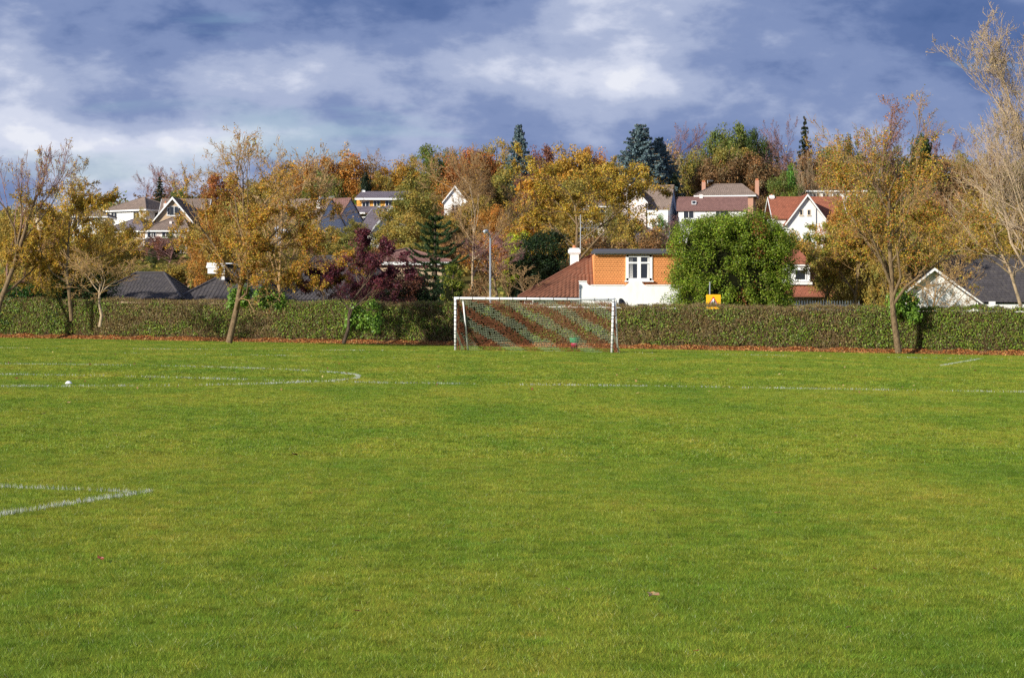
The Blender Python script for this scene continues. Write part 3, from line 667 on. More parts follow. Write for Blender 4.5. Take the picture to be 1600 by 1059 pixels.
# the net: sheets of knotted string in rust and pale green stripes
def netsheet(P, nu, nv, stripe):
    """P(u,v)->3d ; strings split per colour"""
    out = {'r': [], 'g': []}
    U = np.linspace(0, 1, nu + 1); V_ = np.linspace(0, 1, nv + 1)
    G = np.array([[P(u, v) for v in V_] for u in U])
    for i in range(nu + 1):
        for j in range(nv + 1):
            um, vm = U[i], V_[j]; s = 'r' if stripe(um, vm) else 'g'
            if i < nu: out[s].append((G[i, j], G[i + 1, j], 0))
            if j < nv: out[s].append((G[i, j], G[i, j + 1], 1))
    return out
def sag(u, v): return .10 * math.sin(math.pi * min(1, max(0, v))) 
def backP(u, v):     # v: 0 at the crossbar, 1 on the ground, hanging back
    b = .06 + 1.44 * v ** 1.25 + .02 * math.sin(u * 40); z = (Hg - .04) * (1 - v) + .02 - .10 * math.sin(math.pi * v) - .05 * math.sin(u * math.pi * 5) ** 2 * (1 - v)
    x = .02 + (W_ + .04) * u + .28 * math.sin(u * math.pi) * 0
    return gp(x, b, z)
def sideP(a):
    def f(u, v): bmax = .06 + 1.44 * v ** 1.25; return gp(a + .03 * math.sin(v * 9), bmax * u, (Hg - .04) * (1 - v) + .02 - .06 * math.sin(math.pi * v))
    return f
def stripe(u, v):
    x = u * 7.32; d = v * 2.44 + .25 * math.sin(v * 3.1)
    return ((x - 1.55 * d + .08 * math.sin(x * 2.3)) % 1.82) > .88 + .08 * math.sin(x * 5)
nets = {'r': [], 'g': []}
for sh in (netsheet(backP, 66, 26, stripe), netsheet(sideP(.03), 12, 22, lambda u, v: ((u * 1.4 + (1 - v) * 2.4) % 1.4) < .75), netsheet(sideP(W_ + .06), 12, 22, lambda u, v: ((u + (1 - v) * 2.4) % 1.4) < .8)):
    for k in nets: nets[k] += sh[k]
M_NETR = plain('net_rust', srgb(138, 84, 58), .9, .4, 3); M_NETG = plain('net_green', srgb(156, 166, 138), .9, .1, 10)
for k, mat, lab in (('r', M_NETR, 'rust red stripes of the net'), ('g', M_NETG, 'pale green stripes of the net')):
    A0 = np.array([s[0] for s in nets[k]]); A1 = np.array([s[1] for s in nets[k]]); ver = np.array([s[2] for s in nets[k]])
    if k == 'r':   # the rust strands are doubled and finer-meshed
        mid = (A0 + A1) / 2; off = np.array([0.0, 0, -.046]); A0 = np.concatenate([A0, A0 + off * (ver[:, None] == 0) + ux * .055 * (ver[:, None] == 1)]); A1 = np.concatenate([A1, A1 + off * (ver[:, None] == 0) + ux * .055 * (ver[:, None] == 1)]); ver = np.concatenate([ver, ver])
        r_ = np.where(ver == 1, .0105, .0062); kp = np.random.default_rng(3).random(len(A0)) < np.where(ver == 1, .74, .66); A0 = A0[kp] + np.random.default_rng(5).normal(0, .012, (int(kp.sum()), 3)); A1 = A1[kp]; r_ = r_[kp]
    else:
        kp = np.random.default_rng(13).random(len(A0)) < .93; A0 = A0[kp] + np.random.default_rng(15).normal(0, .006, (int(kp.sum()), 3)); A1 = A1[kp] + np.random.default_rng(16).normal(0, .006, (int(kp.sum()), 3)); ver = ver[kp]; r_ = np.where(ver == 1, .0055, .0072)
    V, Fc = tubes(A0, A1, r_, r_, 4); o = obj('net_strings', mesh_np('net', V, Fc, mat), goal, kind='stuff'); o['label'] = lab

# green topped tub standing behind the goal
D = 99.0; X = PX(897.5, D); zb = tz(X, D); bn = empty('litter_tub', (X, D, zb), 'round green plastic tub set on a magenta stand behind the goal net', 'tub')
m = MB(); m.tube([(0, 0, .32), (0, 0, .36), (0, 0, .52), (0, 0, .56)], [.17, .22, .25, .27], 18); m.tube([(0, 0, .56), (0, 0, .59)], [.28, .27], 18); m.build('green_tub', M_GREEN, bn, True)
m = MB(); m.tube([(0, 0, .14), (0, 0, .36)], [.15, .19], 14); m.build('stand', M_MAG, bn, True)
m = MB()
for a in range(3): m.box(-.14 + a * .11, -.08 + a * .11, -.1, .1, -.01, .16)
m.build('foot', M_BLACK, bn)

# ------------------------------------------------------------------ houses
def tiles(root, BL, BR, TR, TL, mat, course=.33, tw=.32, th=.03, roll=0.0, seed=0, lift=.0, name='roof_tiles', jit=.14):
    """overlapping courses of single tiles laid over a roof or wall plane given by its four corners"""
    rg = np.random.default_rng(seed + int(abs(BL[0] * 13 + BL[2] * 7))); BL, BR, TR, TL = (np.array(p, float) for p in (BL, BR, TR, TL))
    nr = nrm(np.cross(BR - BL, (TL + TR) / 2 - (BL + BR) / 2)); hgt = np.linalg.norm((TL + TR) / 2 - (BL + BR) / 2); rows = max(1, int(round(hgt / course)))
    V = []; Fq = []; C = []
    for r in range(rows):
        a, b = r / rows, min(1, (r + 1.12) / rows); L0 = BL + (TL - BL) * a; R0_ = BR + (TR - BR) * a; L1 = BL + (TL - BL) * b; R1_ = BR + (TR - BR) * b
        w0 = np.linalg.norm(R0_ - L0); n = max(1, int(round(w0 / tw))); ox = (r % 2) * .5 if not roll else 0
        sub = 4 if roll else 1
        row = rg.uniform(.93, 1.06)
        for k in range(n + (1 if ox else 0)):
            u0 = max(0, (k - ox) / n); u1 = min(1, (k + 1 - ox) / n - .008)
            if u1 - u0 < .002: continue
            tone = row * rg.uniform(1 - jit, 1 + jit); up = th * rg.uniform(.8, 1.35)
            for q in range(sub):
                s0 = u0 + (u1 - u0) * q / sub; s1 = u0 + (u1 - u0) * (q + 1) / sub
                h0 = roll * math.sin(math.pi * q / sub) if roll else 0; h1 = roll * math.sin(math.pi * (q + 1) / sub) if roll else 0
                def at(L, Rr, s, h): return L + (Rr - L) * s + nr * (h + lift)
                # keep the same slant for narrowing rows
                p = [at(L0, R0_, s0, up + h0), at(L0, R0_, s1, up + h1), at(L1, R1_, s1, .004 + h1), at(L1, R1_, s0, .004 + h0)]
                lo = [at(L0, R0_, s0, 0), at(L0, R0_, s1, 0)]
                m0 = len(V); V += p + lo; C += [(tone,) * 3] * 6; Fq += [(m0, m0 + 1, m0 + 2, m0 + 3), (m0 + 4, m0 + 5, m0 + 1, m0)]
    return obj(name, mesh_np(name, V, Fq, mat, np.array(C)), root, kind='stuff')
class House:
    def __init__(s, px, D, label, yaw=0, base=None, category='house', name='house'):
        X = PX(px, D); s.D = D; s.X = X; s.zb = tz(X, D) if base is None else PZ(base, D); s.root = empty(name, (X, D, s.zb), label, category, None, R(yaw)); s.w = None
    def x(s, px): return PX(px, s.D) - s.X
    def z(s, py): return PZ(py, s.D) - s.zb
    def wall(s, x0, x1, y0, y1, z1, mat, gable=None, z0=-2.0, label=None, ov=0):
        """box wall; gable=(axis, ridge z) adds its gable triangles"""
        m = MB(); m.box(x0, x1, y0, y1, z0, z1)
        if gable:
            ax, zr = gable
            if ax == 'y': m.prism([(x0, y0, z1 - .002), (x1, y0, z1 - .002), ((x0 + x1) / 2, y0, zr)], (0, y1 - y0, 0))
            else: m.prism([(x0, y0, z1 - .002), (x0, y1, z1 - .002), (x0, (y0 + y1) / 2, zr)], (x1 - x0, 0, 0))
        o = m.build('wall', mat, s.root, label=label); s.w = o; return o
    def gable(s, x0, x1, y0, y1, ze, zr, ax, mat, ov=.35, barge=True, th=.14, course=.33, tilt=True, roll=0, bw=.2):
        r = MB()
        if ax == 'x':
            ym = (y0 + y1) / 2; k = (zr - ze) / (ym - y0); e = ze - k * ov
            pl = [[(x0 - ov, y0 - ov, e), (x1 + ov, y0 - ov, e), (x1 + ov, ym, zr), (x0 - ov, ym, zr)], [(x1 + ov, y1 + ov, e), (x0 - ov, y1 + ov, e), (x0 - ov, ym, zr), (x1 + ov, ym, zr)]]
        else:
            xm = (x0 + x1) / 2; k = (zr - ze) / (xm - x0); e = ze - k * ov
            pl = [[(x0 - ov, y1 + ov, e), (x0 - ov, y0 - ov, e), (xm, y0 - ov, zr), (xm, y1 + ov, zr)], [(x1 + ov, y0 - ov, e), (x1 + ov, y1 + ov, e), (xm, y1 + ov, zr), (xm, y0 - ov, zr)]]
        pl = [[(a, b, c + .02) for a, b, c in q] for q in pl]
        for q in pl: r.prism([(a, b, c + th * .6) for a, b, c in q][::-1], (0, 0, -th * .8))
        ro = r.build('roof', mat, s.root)
        for q in pl: tiles(ro, *[(a, b, c + th * .6 + .004) for a, b, c in q], mat, course, course, .03, roll)
        # ridge
        m = MB()
        if ax == 'x': m.tube([(x0 - ov, ym, zr + .1), (x1 + ov, ym, zr + .1)], .11, 6)
        else: m.tube([(xm, y0 - ov, zr + .1), (xm, y1 + ov, zr + .1)], .11, 6)
        m.build('ridge', mat, ro)
        if barge:
            for end in ((0, 1) if ax == 'y' else (0, 1)):
                m = MB()
                if ax == 'y':
                    y = y0 - ov - .05 if end == 0 else y1 + ov + .003
                    for xa in (x0 - ov - .02, x1 + ov + .02): m.prism([(xa, y, e - .08), (xa, y, e + .14), (xm, y, zr + .16), (xm, y, zr + .16 - bw * 1.4)], (0, .045, 0))
                else:
                    x = x1 + ov + .003 if end == 0 else x0 - ov - .05
                    for ya in (y0 - ov - .02, y1 + ov + .02): m.prism([(x, ya, e - .08), (x, ya, e + .14), (x, ym, zr + .16), (x, ym, zr + .16 - bw * 1.4)], (.045, 0, 0))
                m.build('barge_board', M_WPAINT, s.root)
        return ro
    def hip(s, x0, x1, y0, y1, ze, zr, mat, ridge=None, ov=.4, course=.33, fascia=M_WPAINT, roll=0):
        x0 -= ov; x1 += ov; y0 -= ov; y1 += ov; ym = (y0 + y1) / 2; rx0, rx1 = ridge or (x0 + (y1 - y0) / 2, x1 - (y1 - y0) / 2)
        if rx1 < rx0: rx0 = rx1 = (rx0 + rx1) / 2
        A, B, Cc, Dd = (x0, y0, ze), (x1, y0, ze), (x1, y1, ze), (x0, y1, ze); P, Q = (rx0, ym, zr), (rx1, ym, zr)
        m = MB(); m.poly([A, B, Q, P]); m.poly([Cc, Dd, P, Q]); m.poly([B, Cc, Q]); m.poly([Dd, A, P]); m.poly([A, Dd, Cc, B]); ro = m.build('roof', mat, s.root)
        for q in ([A, B, Q, P], [Cc, Dd, P, Q], [B, Cc, Q, Q], [Dd, A, P, P]): tiles(ro, *q, mat, course, course, .03, roll)
        m = MB(); m.tube([(P[0], ym, zr + .03), (Q[0] + .01, ym, zr + .03)], .12, 6)
        for a, b in ((A, P), (B, Q), (Cc, Q), (Dd, P)): m.tube([(a[0], a[1], a[2] + .05), (b[0], b[1], b[2] + .03)], .09, 6)
        m.build('ridge', mat, ro)
        if fascia:
            m = MB(); m.box(x0, x1, y0 - .03, y0 + .02, ze - .22, ze - .02); m.box(x1 - .02, x1 + .03, y0 + .02, y1, ze - .22, ze - .02); m.box(x0 - .03, x0 + .02, y0 + .02, y1, ze - .22, ze - .02); m.build('fascia', fascia, ro)
        return ro
    def win(s, x, z, w, h, y=0, panes=2, side=None, frame=M_WPAINT, fw=.07):
        """window in the front wall (y plane); centre x, bottom z"""
        m = MB(); T = lambda a0, a1, b0, b1, z0, z1: (m.box(a0, a1, b0, b1, z0, z1) if side is None else m.box(side - b1, side - b0, a0, a1, z0, z1))
        f = [(x - w / 2, x + w / 2, z - fw, z), (x - w / 2, x + w / 2, z + h, z + h + fw), (x - w / 2 - fw, x - w / 2, z - fw, z + h + fw), (x + w / 2, x + w / 2 + fw, z - fw, z + h + fw)]
        for k in range(1, panes): xx = x - w / 2 + w * k / panes; f.append((xx - fw / 2, xx + fw / 2, z, z + h))
        yy = y if side is None else 0
        for a0, a1, z0, z1 in f: T(a0, a1, yy - .06, yy + .05, z0, z1)
        fr = m.build('window', frame, s.root); m = MB()
        T(x - w / 2 - fw - .08, x + w / 2 + fw + .08, yy - .12, yy + .02, z - fw - .06, z - fw - .003); m.build('sill', frame, fr)
        for k in range(panes):
            m = MB(); a0 = x - w / 2 + w * k / panes + (fw / 2 if k else 0); a1 = x - w / 2 + w * (k + 1) / panes - (fw / 2 if k < panes - 1 else 0)
            if side is None: m.box(a0, a1, yy - .02, yy - .008, z, z + h)
            else: m.box(side + .008, side + .02, a0, a1, z, z + h)
            m.build('pane', M_GLASS, fr)
        return fr
    def chimney(s, x, y, z0, z1, w, mat, d=None, pots=1, parent=None, pot=.35, cap=True):
        d = d or w; m = MB(); m.box(x - w / 2, x + w / 2, y - d / 2, y + d / 2, z0, z1)
        if cap: m.box(x - w / 2 - .08, x + w / 2 + .08, y - d / 2 - .08, y + d / 2 + .08, z1 - .32, z1 - .16); m.box(x - w / 2 - .04, x + w / 2 + .04, y - d / 2 - .04, y + d / 2 + .04, z1 - .16, z1 + .02)
        c = m.build('chimney', mat, parent or s.root)
        if not parent:
            for k in range(pots):
                m = MB(); xx = x + (k - (pots - 1) / 2) * w / max(pots, 1) * .8; m.tube([(xx, y, z1), (xx, y, z1 + pot)], [.12, .10], 8); m.build('chimney_pot', M_TERRA, c)
        return c
    def skylight(s, x, w, y, z, dy, dz, h=1.0):
        # lies on the roof slope; (y,z) its lower edge, (dy,dz) unit slope direction
        n = Vector((0, -dz, dy)); m = MB(); p = Vector((x - w / 2, y, z)) + n * .1; u = Vector((w, 0, 0)); v = Vector((0, dy, dz)) * h
        m.prism([p, p + u, p + u + v, p + v], n * .08); f = m.build('skylight', M_WPAINT, s.root)
        g = MB(); q = p + n * .083 + u * .12 + v * .12; g.prism([q, q + u * .76, q + u * .76 + v * .76, q + v * .76], n * .02); g.build('pane', M_GLASS, f)
    def aerial(s, x, y, z0, z1, arm=.9, parent=None):
        m = MB(); m.tube([(x, y, z0), (x, y, z1)], .03, 6); m.tube([(x - .15, y, z1 - .1), (x + arm, y, z1 - .05)], .012, 5)
        for k in range(7): xx = x + .05 + arm * k / 7; m.tube([(xx, y, z1 - .28), (xx, y, z1 + .10)], .007, 4)
        m.build('tv_aerial', M_STEEL, parent or s.root)

# --- the white bungalow with the orange tile-hung dormer, across the road
h = House(980, 118, 'white bungalow with orange tile-hung upper storey and brown pantile roof directly behind the goal'); x, z = h.x, h.z
xr = x(1100)
m = MB(); m.box(x(820), xr, .62, 9, -.5, z(467)); h.w = m.build('wall', M_WHITE, h.root)
# parapet wall with curved shoulders in front of the upper storey
def shoulder(xa, za, xb, zb, n=7): return [(xa + (xb - xa) * (1 - math.cos(t)), za + (zb - za) * math.sin(t)) for t in np.linspace(0, math.pi / 2, n)]
pro = [(x(905), -.5), (x(905), z(440.0)), (x(916.5), z(440.0))] + [(a, b) for a, b in shoulder(x(917), z(441.0), x(924), z(446))] + [(x(976), z(446))] + \
      [(x(976 + 8 * t), z(446) + (z(439.6) - z(446)) * t * t) for t in (.25, .5, .75, 1)] + [(x(1002), z(439.6))] + [(x(1002 + 8 * t), z(439.6) + (z(446) - z(439.6)) * (1 - (1 - t) ** 2)) for t in (.25, .5, .75, 1)] + [(xr, z(446)), (xr, -.5)]
m = MB(); m.prism([(a, 0, b) for a, b in pro], (0, .22, 0)); pw = m.build('parapet_wall', M_WHITE, h.root)
m = MB()
for xa, xb, za, zb in ((905, 917, 440, 440), (924, 976, 446, 446), (1010, 1100, 446, 446)): m.box(x(xa) - .03, x(xb), -.04, .26, z(za), z(za) + .05)
m.build('coping', M_WPAINT, pw)
m = MB(); m.box(x(929), xr, .70, 6.0, z(470), z(396.5)); up = m.build('upper_storey', M_TILEO, h.root)
tiles(up, (x(929), .69, z(447)), (x(979) - .09, .69, z(447)), (x(979) - .09, .69, z(397.5)), (x(929), .69, z(397.5)), M_TILEO, .128, .165, .012, 0, 3, name='wall_tiles', jit=.05)
tiles(up, (x(1020) + .09, .69, z(447)), (xr, .69, z(447)), (xr, .69, z(397.5)), (x(1020) + .09, .69, z(397.5)), M_TILEO, .128, .165, .012, 0, 4, name='wall_tiles', jit=.05)
tiles(up, (x(979) - .09, .69, z(399.9)), (x(1020) + .09, .69, z(399.9)), (x(1020) + .09, .69, z(397.5)), (x(979) - .09, .69, z(397.5)), M_TILEO, .1, .165, .012, 0, 5, name='wall_tiles')
# window of the upper storey: outer frame, mullion, transoms, four panes, sill, curtains
wx0, wx1, wz0, wz1 = x(980), x(1019), z(438), z(401.3); mu = (wx0 + wx1) / 2; tr = z(410.2); y0 = .60
m = MB(); fr = .12
for a in ((wx0 - .02, wx1 + .02, wz1, wz1 + .09), (wx0 - .02, wx1 + .02, wz0, wz0 + .14), (wx0 - .05, wx0 + fr, wz0, wz1 + .09), (wx1 - fr, wx1 + .05, wz0, wz1 + .09), (mu - .11, mu + .11, wz0 + .14, wz1), (wx0 + fr, mu - .11, tr - .05, tr + .05), (mu + .11, wx1 - fr, tr - .05, tr + .05)):
    m.box(a[0], a[1], y0, y0 + .14, a[2], a[3])
win = m.build('window', M_WPAINT, h.root)
m = MB(); m.box(wx0 - .12, wx1 + .12, y0 - .16, y0 + .13, wz0 - .08, wz0 - .003); m.build('sill', M_WPAINT, win)
for a0, a1 in ((wx0 + fr, mu - .11), (mu + .11, wx1 - fr)):
    for b0, b1 in ((wz0 + .14, tr - .05), (tr + .05, wz1)): m = MB(); m.box(a0 - .005, a1 + .005, y0 + .06, y0 + .068, b0 - .005, b1 + .005); m.build('pane', M_GLASS, win)
for s_, xx in ((1, wx0 + fr + .02), (-1, wx1 - fr - .02)):
    m = MB(); hh = wz1 - wz0 - .2
    for k in range(5): a = xx + s_ * k * (.05 if s_ > 0 else .02); m.prism([(a, y0 + .045, wz0 + .15), (a + s_ * .04, y0 + .055, wz0 + .15), (a + s_ * .015, y0 + .055, wz0 + .15 + hh), (a - s_ * .0, y0 + .045, wz0 + .15 + hh)], (0, .006, 0))
    m.build('curtain', M_CURT, win)
# flat felt roof with fascia
zt, ze = z(388), z(394.5)
m = MB(); m.prism([(x(925.5), .35, ze), (xr + .3, .35, ze), (xr + .3, .95, zt), (x(930), .95, zt), ][::1], (0, .35, 0)); m.box(x(930), xr + .3, 1.3, 6.4, ze, zt); m.box(x(925.5), xr + .3, .30, .36, ze - .06, ze + .07); fl = m.build('flat_roof', M_FELT, h.root)
m = MB(); m.box(x(929), xr, .55, .698, z(397.5), ze - .065); m.build('fascia', M_WPAINT, fl)
# pantiled hip roof running down to the left
A_ = (x(810), .24, z(464.5)); B_ = (x(930), .24, z(464.5)); C_ = (x(930), 3.9, z(396.2)); D_ = (x(928.5), 3.9, z(396.2)); Bk = (x(810), 9.2, z(464.5)); Bk2 = (x(930), 9.2, z(464.5))
# the left slope descends towards the camera and to the left: a front plane bounded by the hip
m = MB(); m.poly([A_, B_, C_, D_]); m.poly([A_, D_, Bk]); m.poly([D_, C_, Bk2, Bk]); m.poly([A_, Bk, Bk2, B_]); m.poly([B_, Bk2, C_]); rf = m.build('hip_roof', M_PANT, h.root)
tiles(rf, A_, B_, C_, D_, M_PANT, .30, .26, .022, .045, 1, lift=.02); tiles(rf, Bk, A_, D_, D_, M_PANT, .30, .26, .022, .045, 2, lift=.02)
m = MB(); m.tube([(A_[0], A_[1], A_[2] + .06), (D_[0], D_[1], D_[2] + .06)], .085, 8); m.build('hip_ridge', M_PANT, rf)
m = MB(); m.box(x(811), x(905) - .01, .13, .25, z(466.2), z(464.3)); m.build('gutter', M_BLACK, rf)
m = MB(); m.box(x(812), x(905) - .01, .26, .34, z(468.5), z(466)); m.build('fascia', M_WPAINT, rf)
m = MB(); m.tube([(x(833), .28, z(468)), (x(833), .45, z(472)), (x(833), .57, z(474)), (x(833), .57, 0)], .04, 8); m.build('downpipe', M_WPAINT, h.root)
cx_ = x(900.5); cw = .52; cyy_ = 3.6
m = MB(); m.box(cx_ - cw / 2, cx_ + cw / 2, cyy_ - .45, cyy_ + .45, z(430), z(394)); m.box(cx_ - cw / 2 - .06, cx_ + cw / 2 + .06, cyy_ - .5, cyy_ + .5, z(394.5), z(392.8)); m.box(cx_ - cw / 2 - .12, cx_ + cw / 2 + .10, cyy_ - .55, cyy_ + .55, z(392.8), z(386.8)); m.box(cx_ - cw / 2 - .04, cx_ + cw / 2 + .03, cyy_ - .46, cyy_ + .46, z(386.8), z(384.8)); ch = m.build('chimney', M_WHITE, h.root)
m = MB(); m.tube([(cx_, cyy_, z(385)), (cx_, cyy_, z(380))], [.15, .10], 10); m.build('chimney_pot', M_TERRA, ch)
h.aerial(x(910), 3.4, z(400), z(350), 1.15)
m = MB(); m.tube([(x(910), 3.4, z(350) - .02), (x(910), 3.4, z(331))], .022, 6); m.build('aerial_mast', M_STEEL, h.root)
# lower windows that just show over the hedge, and a dish
for px0, px1 in ((994, 1013), (1018, 1037)):
    m = MB(); a0, a1 = x(px0), x(px1); zt2 = z(473.2)
    for b in ((a0, a1, zt2 - .08, zt2), (a0, a1, zt2 - 1.3, zt2 - 1.2), (a0, a0 + .07, zt2 - 1.2, zt2 - .08), (a1 - .07, a1, zt2 - 1.2, zt2 - .08)): m.box(b[0], b[1], -.06, .0, b[2], b[3])
    w2 = m.build('window', M_CURT, h.root); m = MB(); m.box(a0 + .07, a1 - .07, -.03, -.02, zt2 - 1.2, zt2 - .08); m.build('pane', M_GLASS, w2)
dm = MB(); c0 = Vector((x(971.5), -.45, z(475)))
dishn = Vector((.75, -.6, .35)).normalized(); du = dishn.orthogonal().normalized(); dv = dishn.cross(du)
ringp = lambda rr, dep: [tuple(c0 + (du * math.cos(a) + dv * math.sin(a)) * rr + dishn * dep) for a in np.linspace(0, 2 * math.pi, 16, endpoint=False)]
rs = [ringp(.02, -.08), ringp(.2, -.06), ringp(.33, 0), ringp(.36, .02)]
for a, b in zip(rs, rs[1:]):
    for k in range(16): dm.poly([a[k], a[(k + 1) % 16], b[(k + 1) % 16], b[k]])
dm.tube([c0 - dishn * .08, c0 - dishn * .3 + Vector((0, .3, 0))], .03, 6); dm.tube([c0 + du * -.3, c0 + dishn * .35], .015, 5); dm.build('satellite_dish', M_DISH, h.root)
# --- right: white gabled bungalow with dark slate roof
h = House(1500, 119, 'low white gabled bungalow with wide dark slate roof behind the hedge at right'); x, z = h.x, h.z
h.wall(x(1490), x(1665), .6, 9.5, z(474), M_WHITE, z0=-.5)
ro = h.hip(x(1483), x(1668), .6, 9.4, z(472), z(398), M_DARKT, ridge=(x(1497), x(1640)), ov=.25, course=.28, fascia=None)
m = MB(); m.box(x(1388), x(1510), -2.4, 2.0, -.5, z(472)); m.prism([(x(1388), -2.4, z(472)), (x(1510), -2.4, z(472)), (x(1444), -2.4, z(424))], (0, 4.5, 0)); gw = m.build('gable_wall', M_WHITE, h.root)
pr = [[(x(1519), -2.75, z(475.5)), (x(1519), 3.5, z(475.5)), (x(1445), 5.5, z(421.5)), (x(1445), -2.75, z(421.5))], [(x(1378), 3.5, z(474)), (x(1378), -2.75, z(474)), (x(1445), -2.75, z(421.5)), (x(1445), 5.5, z(421.5))]]
m = MB()
for q in pr: m.prism([(a, b, c) for a, b, c in q][::-1], (0, 0, -.12))
ro2 = m.build('roof', M_DARKT, h.root)
for q in pr: tiles(ro2, *[(a, b, c + .005) for a, b, c in q], M_DARKT, .28, .28)
for sx, ex in ((1519.5, 1), (1378, 0)):
    m = MB(); m.prism([(x(sx), -2.80, z(477)), (x(sx), -2.80, z(474.6)), (x(1445), -2.80, z(420)), (x(1445), -2.80, z(424.3))], (0, .046, 0)); m.build('barge_board', M_WPAINT, h.root)
m = MB(); m.tube([(x(1512), -2.5, z(473)), (x(1512), -2.5, -.2)], .05, 8); m.build('downpipe', M_WPAINT, h.root)
m = MB(); m.box(x(1546), x(1554), -.2, .2, z(480), z(471)); m.build('vent_box', M_WPAINT, h.root)
h.chimney(x(1396), 2.5, z(460), z(400), .42, M_WHITE, .9)
# --- white dormer house hidden behind the big cypress
h = House(1240, 126, 'white bay windowed house with dark red roof peeping out right of the clipped cypress'); x, z = h.x, h.z
h.wall(x(1180), x(1300), .5, 8, z(462), M_WHITE, z0=-.5)
ro = h.hip(x(1170), x(1310), .5, 8, z(463), z(392), M_REDT, ov=.3, course=.28, fascia=None)
m = MB(); m.box(x(1205), x(1264), -.4, 4.5, z(450), z(413)); dm = m.build('dormer', M_WHITE, h.root)
m = MB(); m.box(x(1202), x(1267), -.55, 4.6, z(416), z(412.6)); m.build('dormer_fascia', M_WPAINT, dm)
pr = [[(x(1202), -.6, z(412.3)), (x(1267), -.6, z(412.3)), (x(1258), 3, z(388)), (x(1211), 3, z(388))]]
m = MB(); m.prism(pr[0][::-1], (0, 0, -.03)); r3 = m.build('dormer_roof', M_REDT, h.root); tiles(r3, *pr[0], M_REDT, .28, .28, lift=.004)
h.win(x(1249), z(437), .62, .6, y=-.4, panes=1); h.win(x(1224), z(437), .5, .6, y=-.4, panes=1)
m = MB(); m.box(x(1203), x(1266), -.9, -.42, z(445), z(441)); m.build('balcony_rail', M_WPAINT, dm)
pr = [(x(1200), -2.6, z(463)), (x(1290), -2.6, z(463)), (x(1285), -.5, z(446)), (x(1205), -.5, z(446))]
m = MB(); m.prism(pr[::-1], (0, 0, -.06)); r4 = m.build('porch_roof', M_REDT, h.root); tiles(r4, *pr, M_REDT, .25, .25, lift=.004)
# low shed
h = House(1200, 117, 'small grey white outbuilding with dark roof tucked below the cypress'); x, z = h.x, h.z
h.wall(x(1176), x(1213), 0, 3, z(466), M_GREYW, z0=-.3)
pr = [(x(1172), -.3, z(465)), (x(1226), -.3, z(465)), (x(1207), 1.6, z(452)), (x(1172), 1.6, z(452))]
m = MB(); m.prism(pr[::-1], (0, 0, -.08)); m.prism([(x(1172), 3.3, z(465)), (x(1172), 1.6, z(452)), (x(1207), 1.6, z(452)), (x(1226), 3.3, z(465))][::-1], (0, 0, -.08)); r4 = m.build('roof', M_DARKT, h.root); tiles(r4, *pr, M_DARKT, .25, .25, lift=.004)
# white picket fence further right
f = empty('picket_fence', (PX(1260, 116), 116, tz(PX(1260, 116), 116)), 'white picket fence just showing above the hedge right of the cypress', 'fence'); fx = lambda px: PX(px, 116) - PX(1260, 116); ftop = PZ(469, 116) - tz(PX(1260, 116), 116)
pm = MB(); pm.prism([(0, 0, 0), (.07, 0, 0), (.07, 0, ftop - .08), (.035, 0, ftop), (0, 0, ftop - .08)], (0, .02, 0)); pme = pm.mesh('picket', M_WPAINT)
q = fx(1214)
while q < fx(1345): obj('picket', pme, f, loc=(q, 0, 0)); q += .16
m = MB(); m.box(fx(1214), fx(1345), .022, .06, ftop - .35, ftop - .27); m.build('rail', M_WPAINT, f)
# --- left: dark hipped roofs behind the hedge
h = House(230, 122, 'dark tiled hipped bungalow roof rising above the hedge at left'); x, z = h.x, h.z
h.wall(x(150), x(275), .4, 9, z(470), M_BEIGE, z0=-.5); h.hip(x(140), x(276), .4, 9, z(467), z(425), M_DARKT, ridge=(x(190), x(236)), ov=.25, course=.22, fascia=None)
h = House(385, 124, 'grey tiled bungalow with white dormer end beside the leaning autumn tree'); x, z = h.x, h.z
h.wall(x(285), x(420), .4, 9, z(470), M_BEIGE, z0=-.5); h.hip(x(280), x(432), .4, 9, z(468), z(424), M_DARKT, ridge=(x(338), x(385)), ov=.25, course=.26, fascia=None)  # grey roof in dark tiles: tree shade put into the colour
m = MB(); m.box(x(338), x(343), 2.2, 5, z(436), z(411)); m.build('dormer', M_WHITE, h.root); m = MB(); m.box(x(343) + .003, x(372), 2.5, 5, z(436), z(411)); m.build('dormer_cheek', M_DARKT, h.root)
m = MB(); m.prism([(x(336), 2, z(411)), (x(356), 2, z(411)), (x(355), 2.2, z(409.5)), (x(338), 2.2, z(409.5))][::-1], (0, 2.4, 0)); m.build('dormer_roof', M_WPAINT, h.root)
h.chimney(x(315), 4.8, z(425), z(408), .62, M_WHITE, .62, pots=0, cap=True)
h = House(520, 123, 'large grey ribbed tile bungalow roof behind the purple leaved cherry'); x, z = h.x, h.z
h.wall(x(450), x(615), .4, 11, z(471), M_CREAM, z0=-.5); h.hip(x(435), x(625), .4, 11, z(468), z(398), M_DARKT, ridge=(x(478), x(560)), ov=.3, course=.26, fascia=M_BLACK, roll=.03)  # tile colour darkened to carry the shade of the trees on this roof
h = House(650, 138, 'brown tiled bungalow mostly hidden by the monkey puzzle tree'); x, z = h.x, h.z
h.wall(x(560), x(690), .4, 8, z(410), M_BEIGE, z0=-3); h.hip(x(560), x(700), .4, 8, z(409), z(386), M_BROWNT, ov=.3, fascia=M_WPAINT)

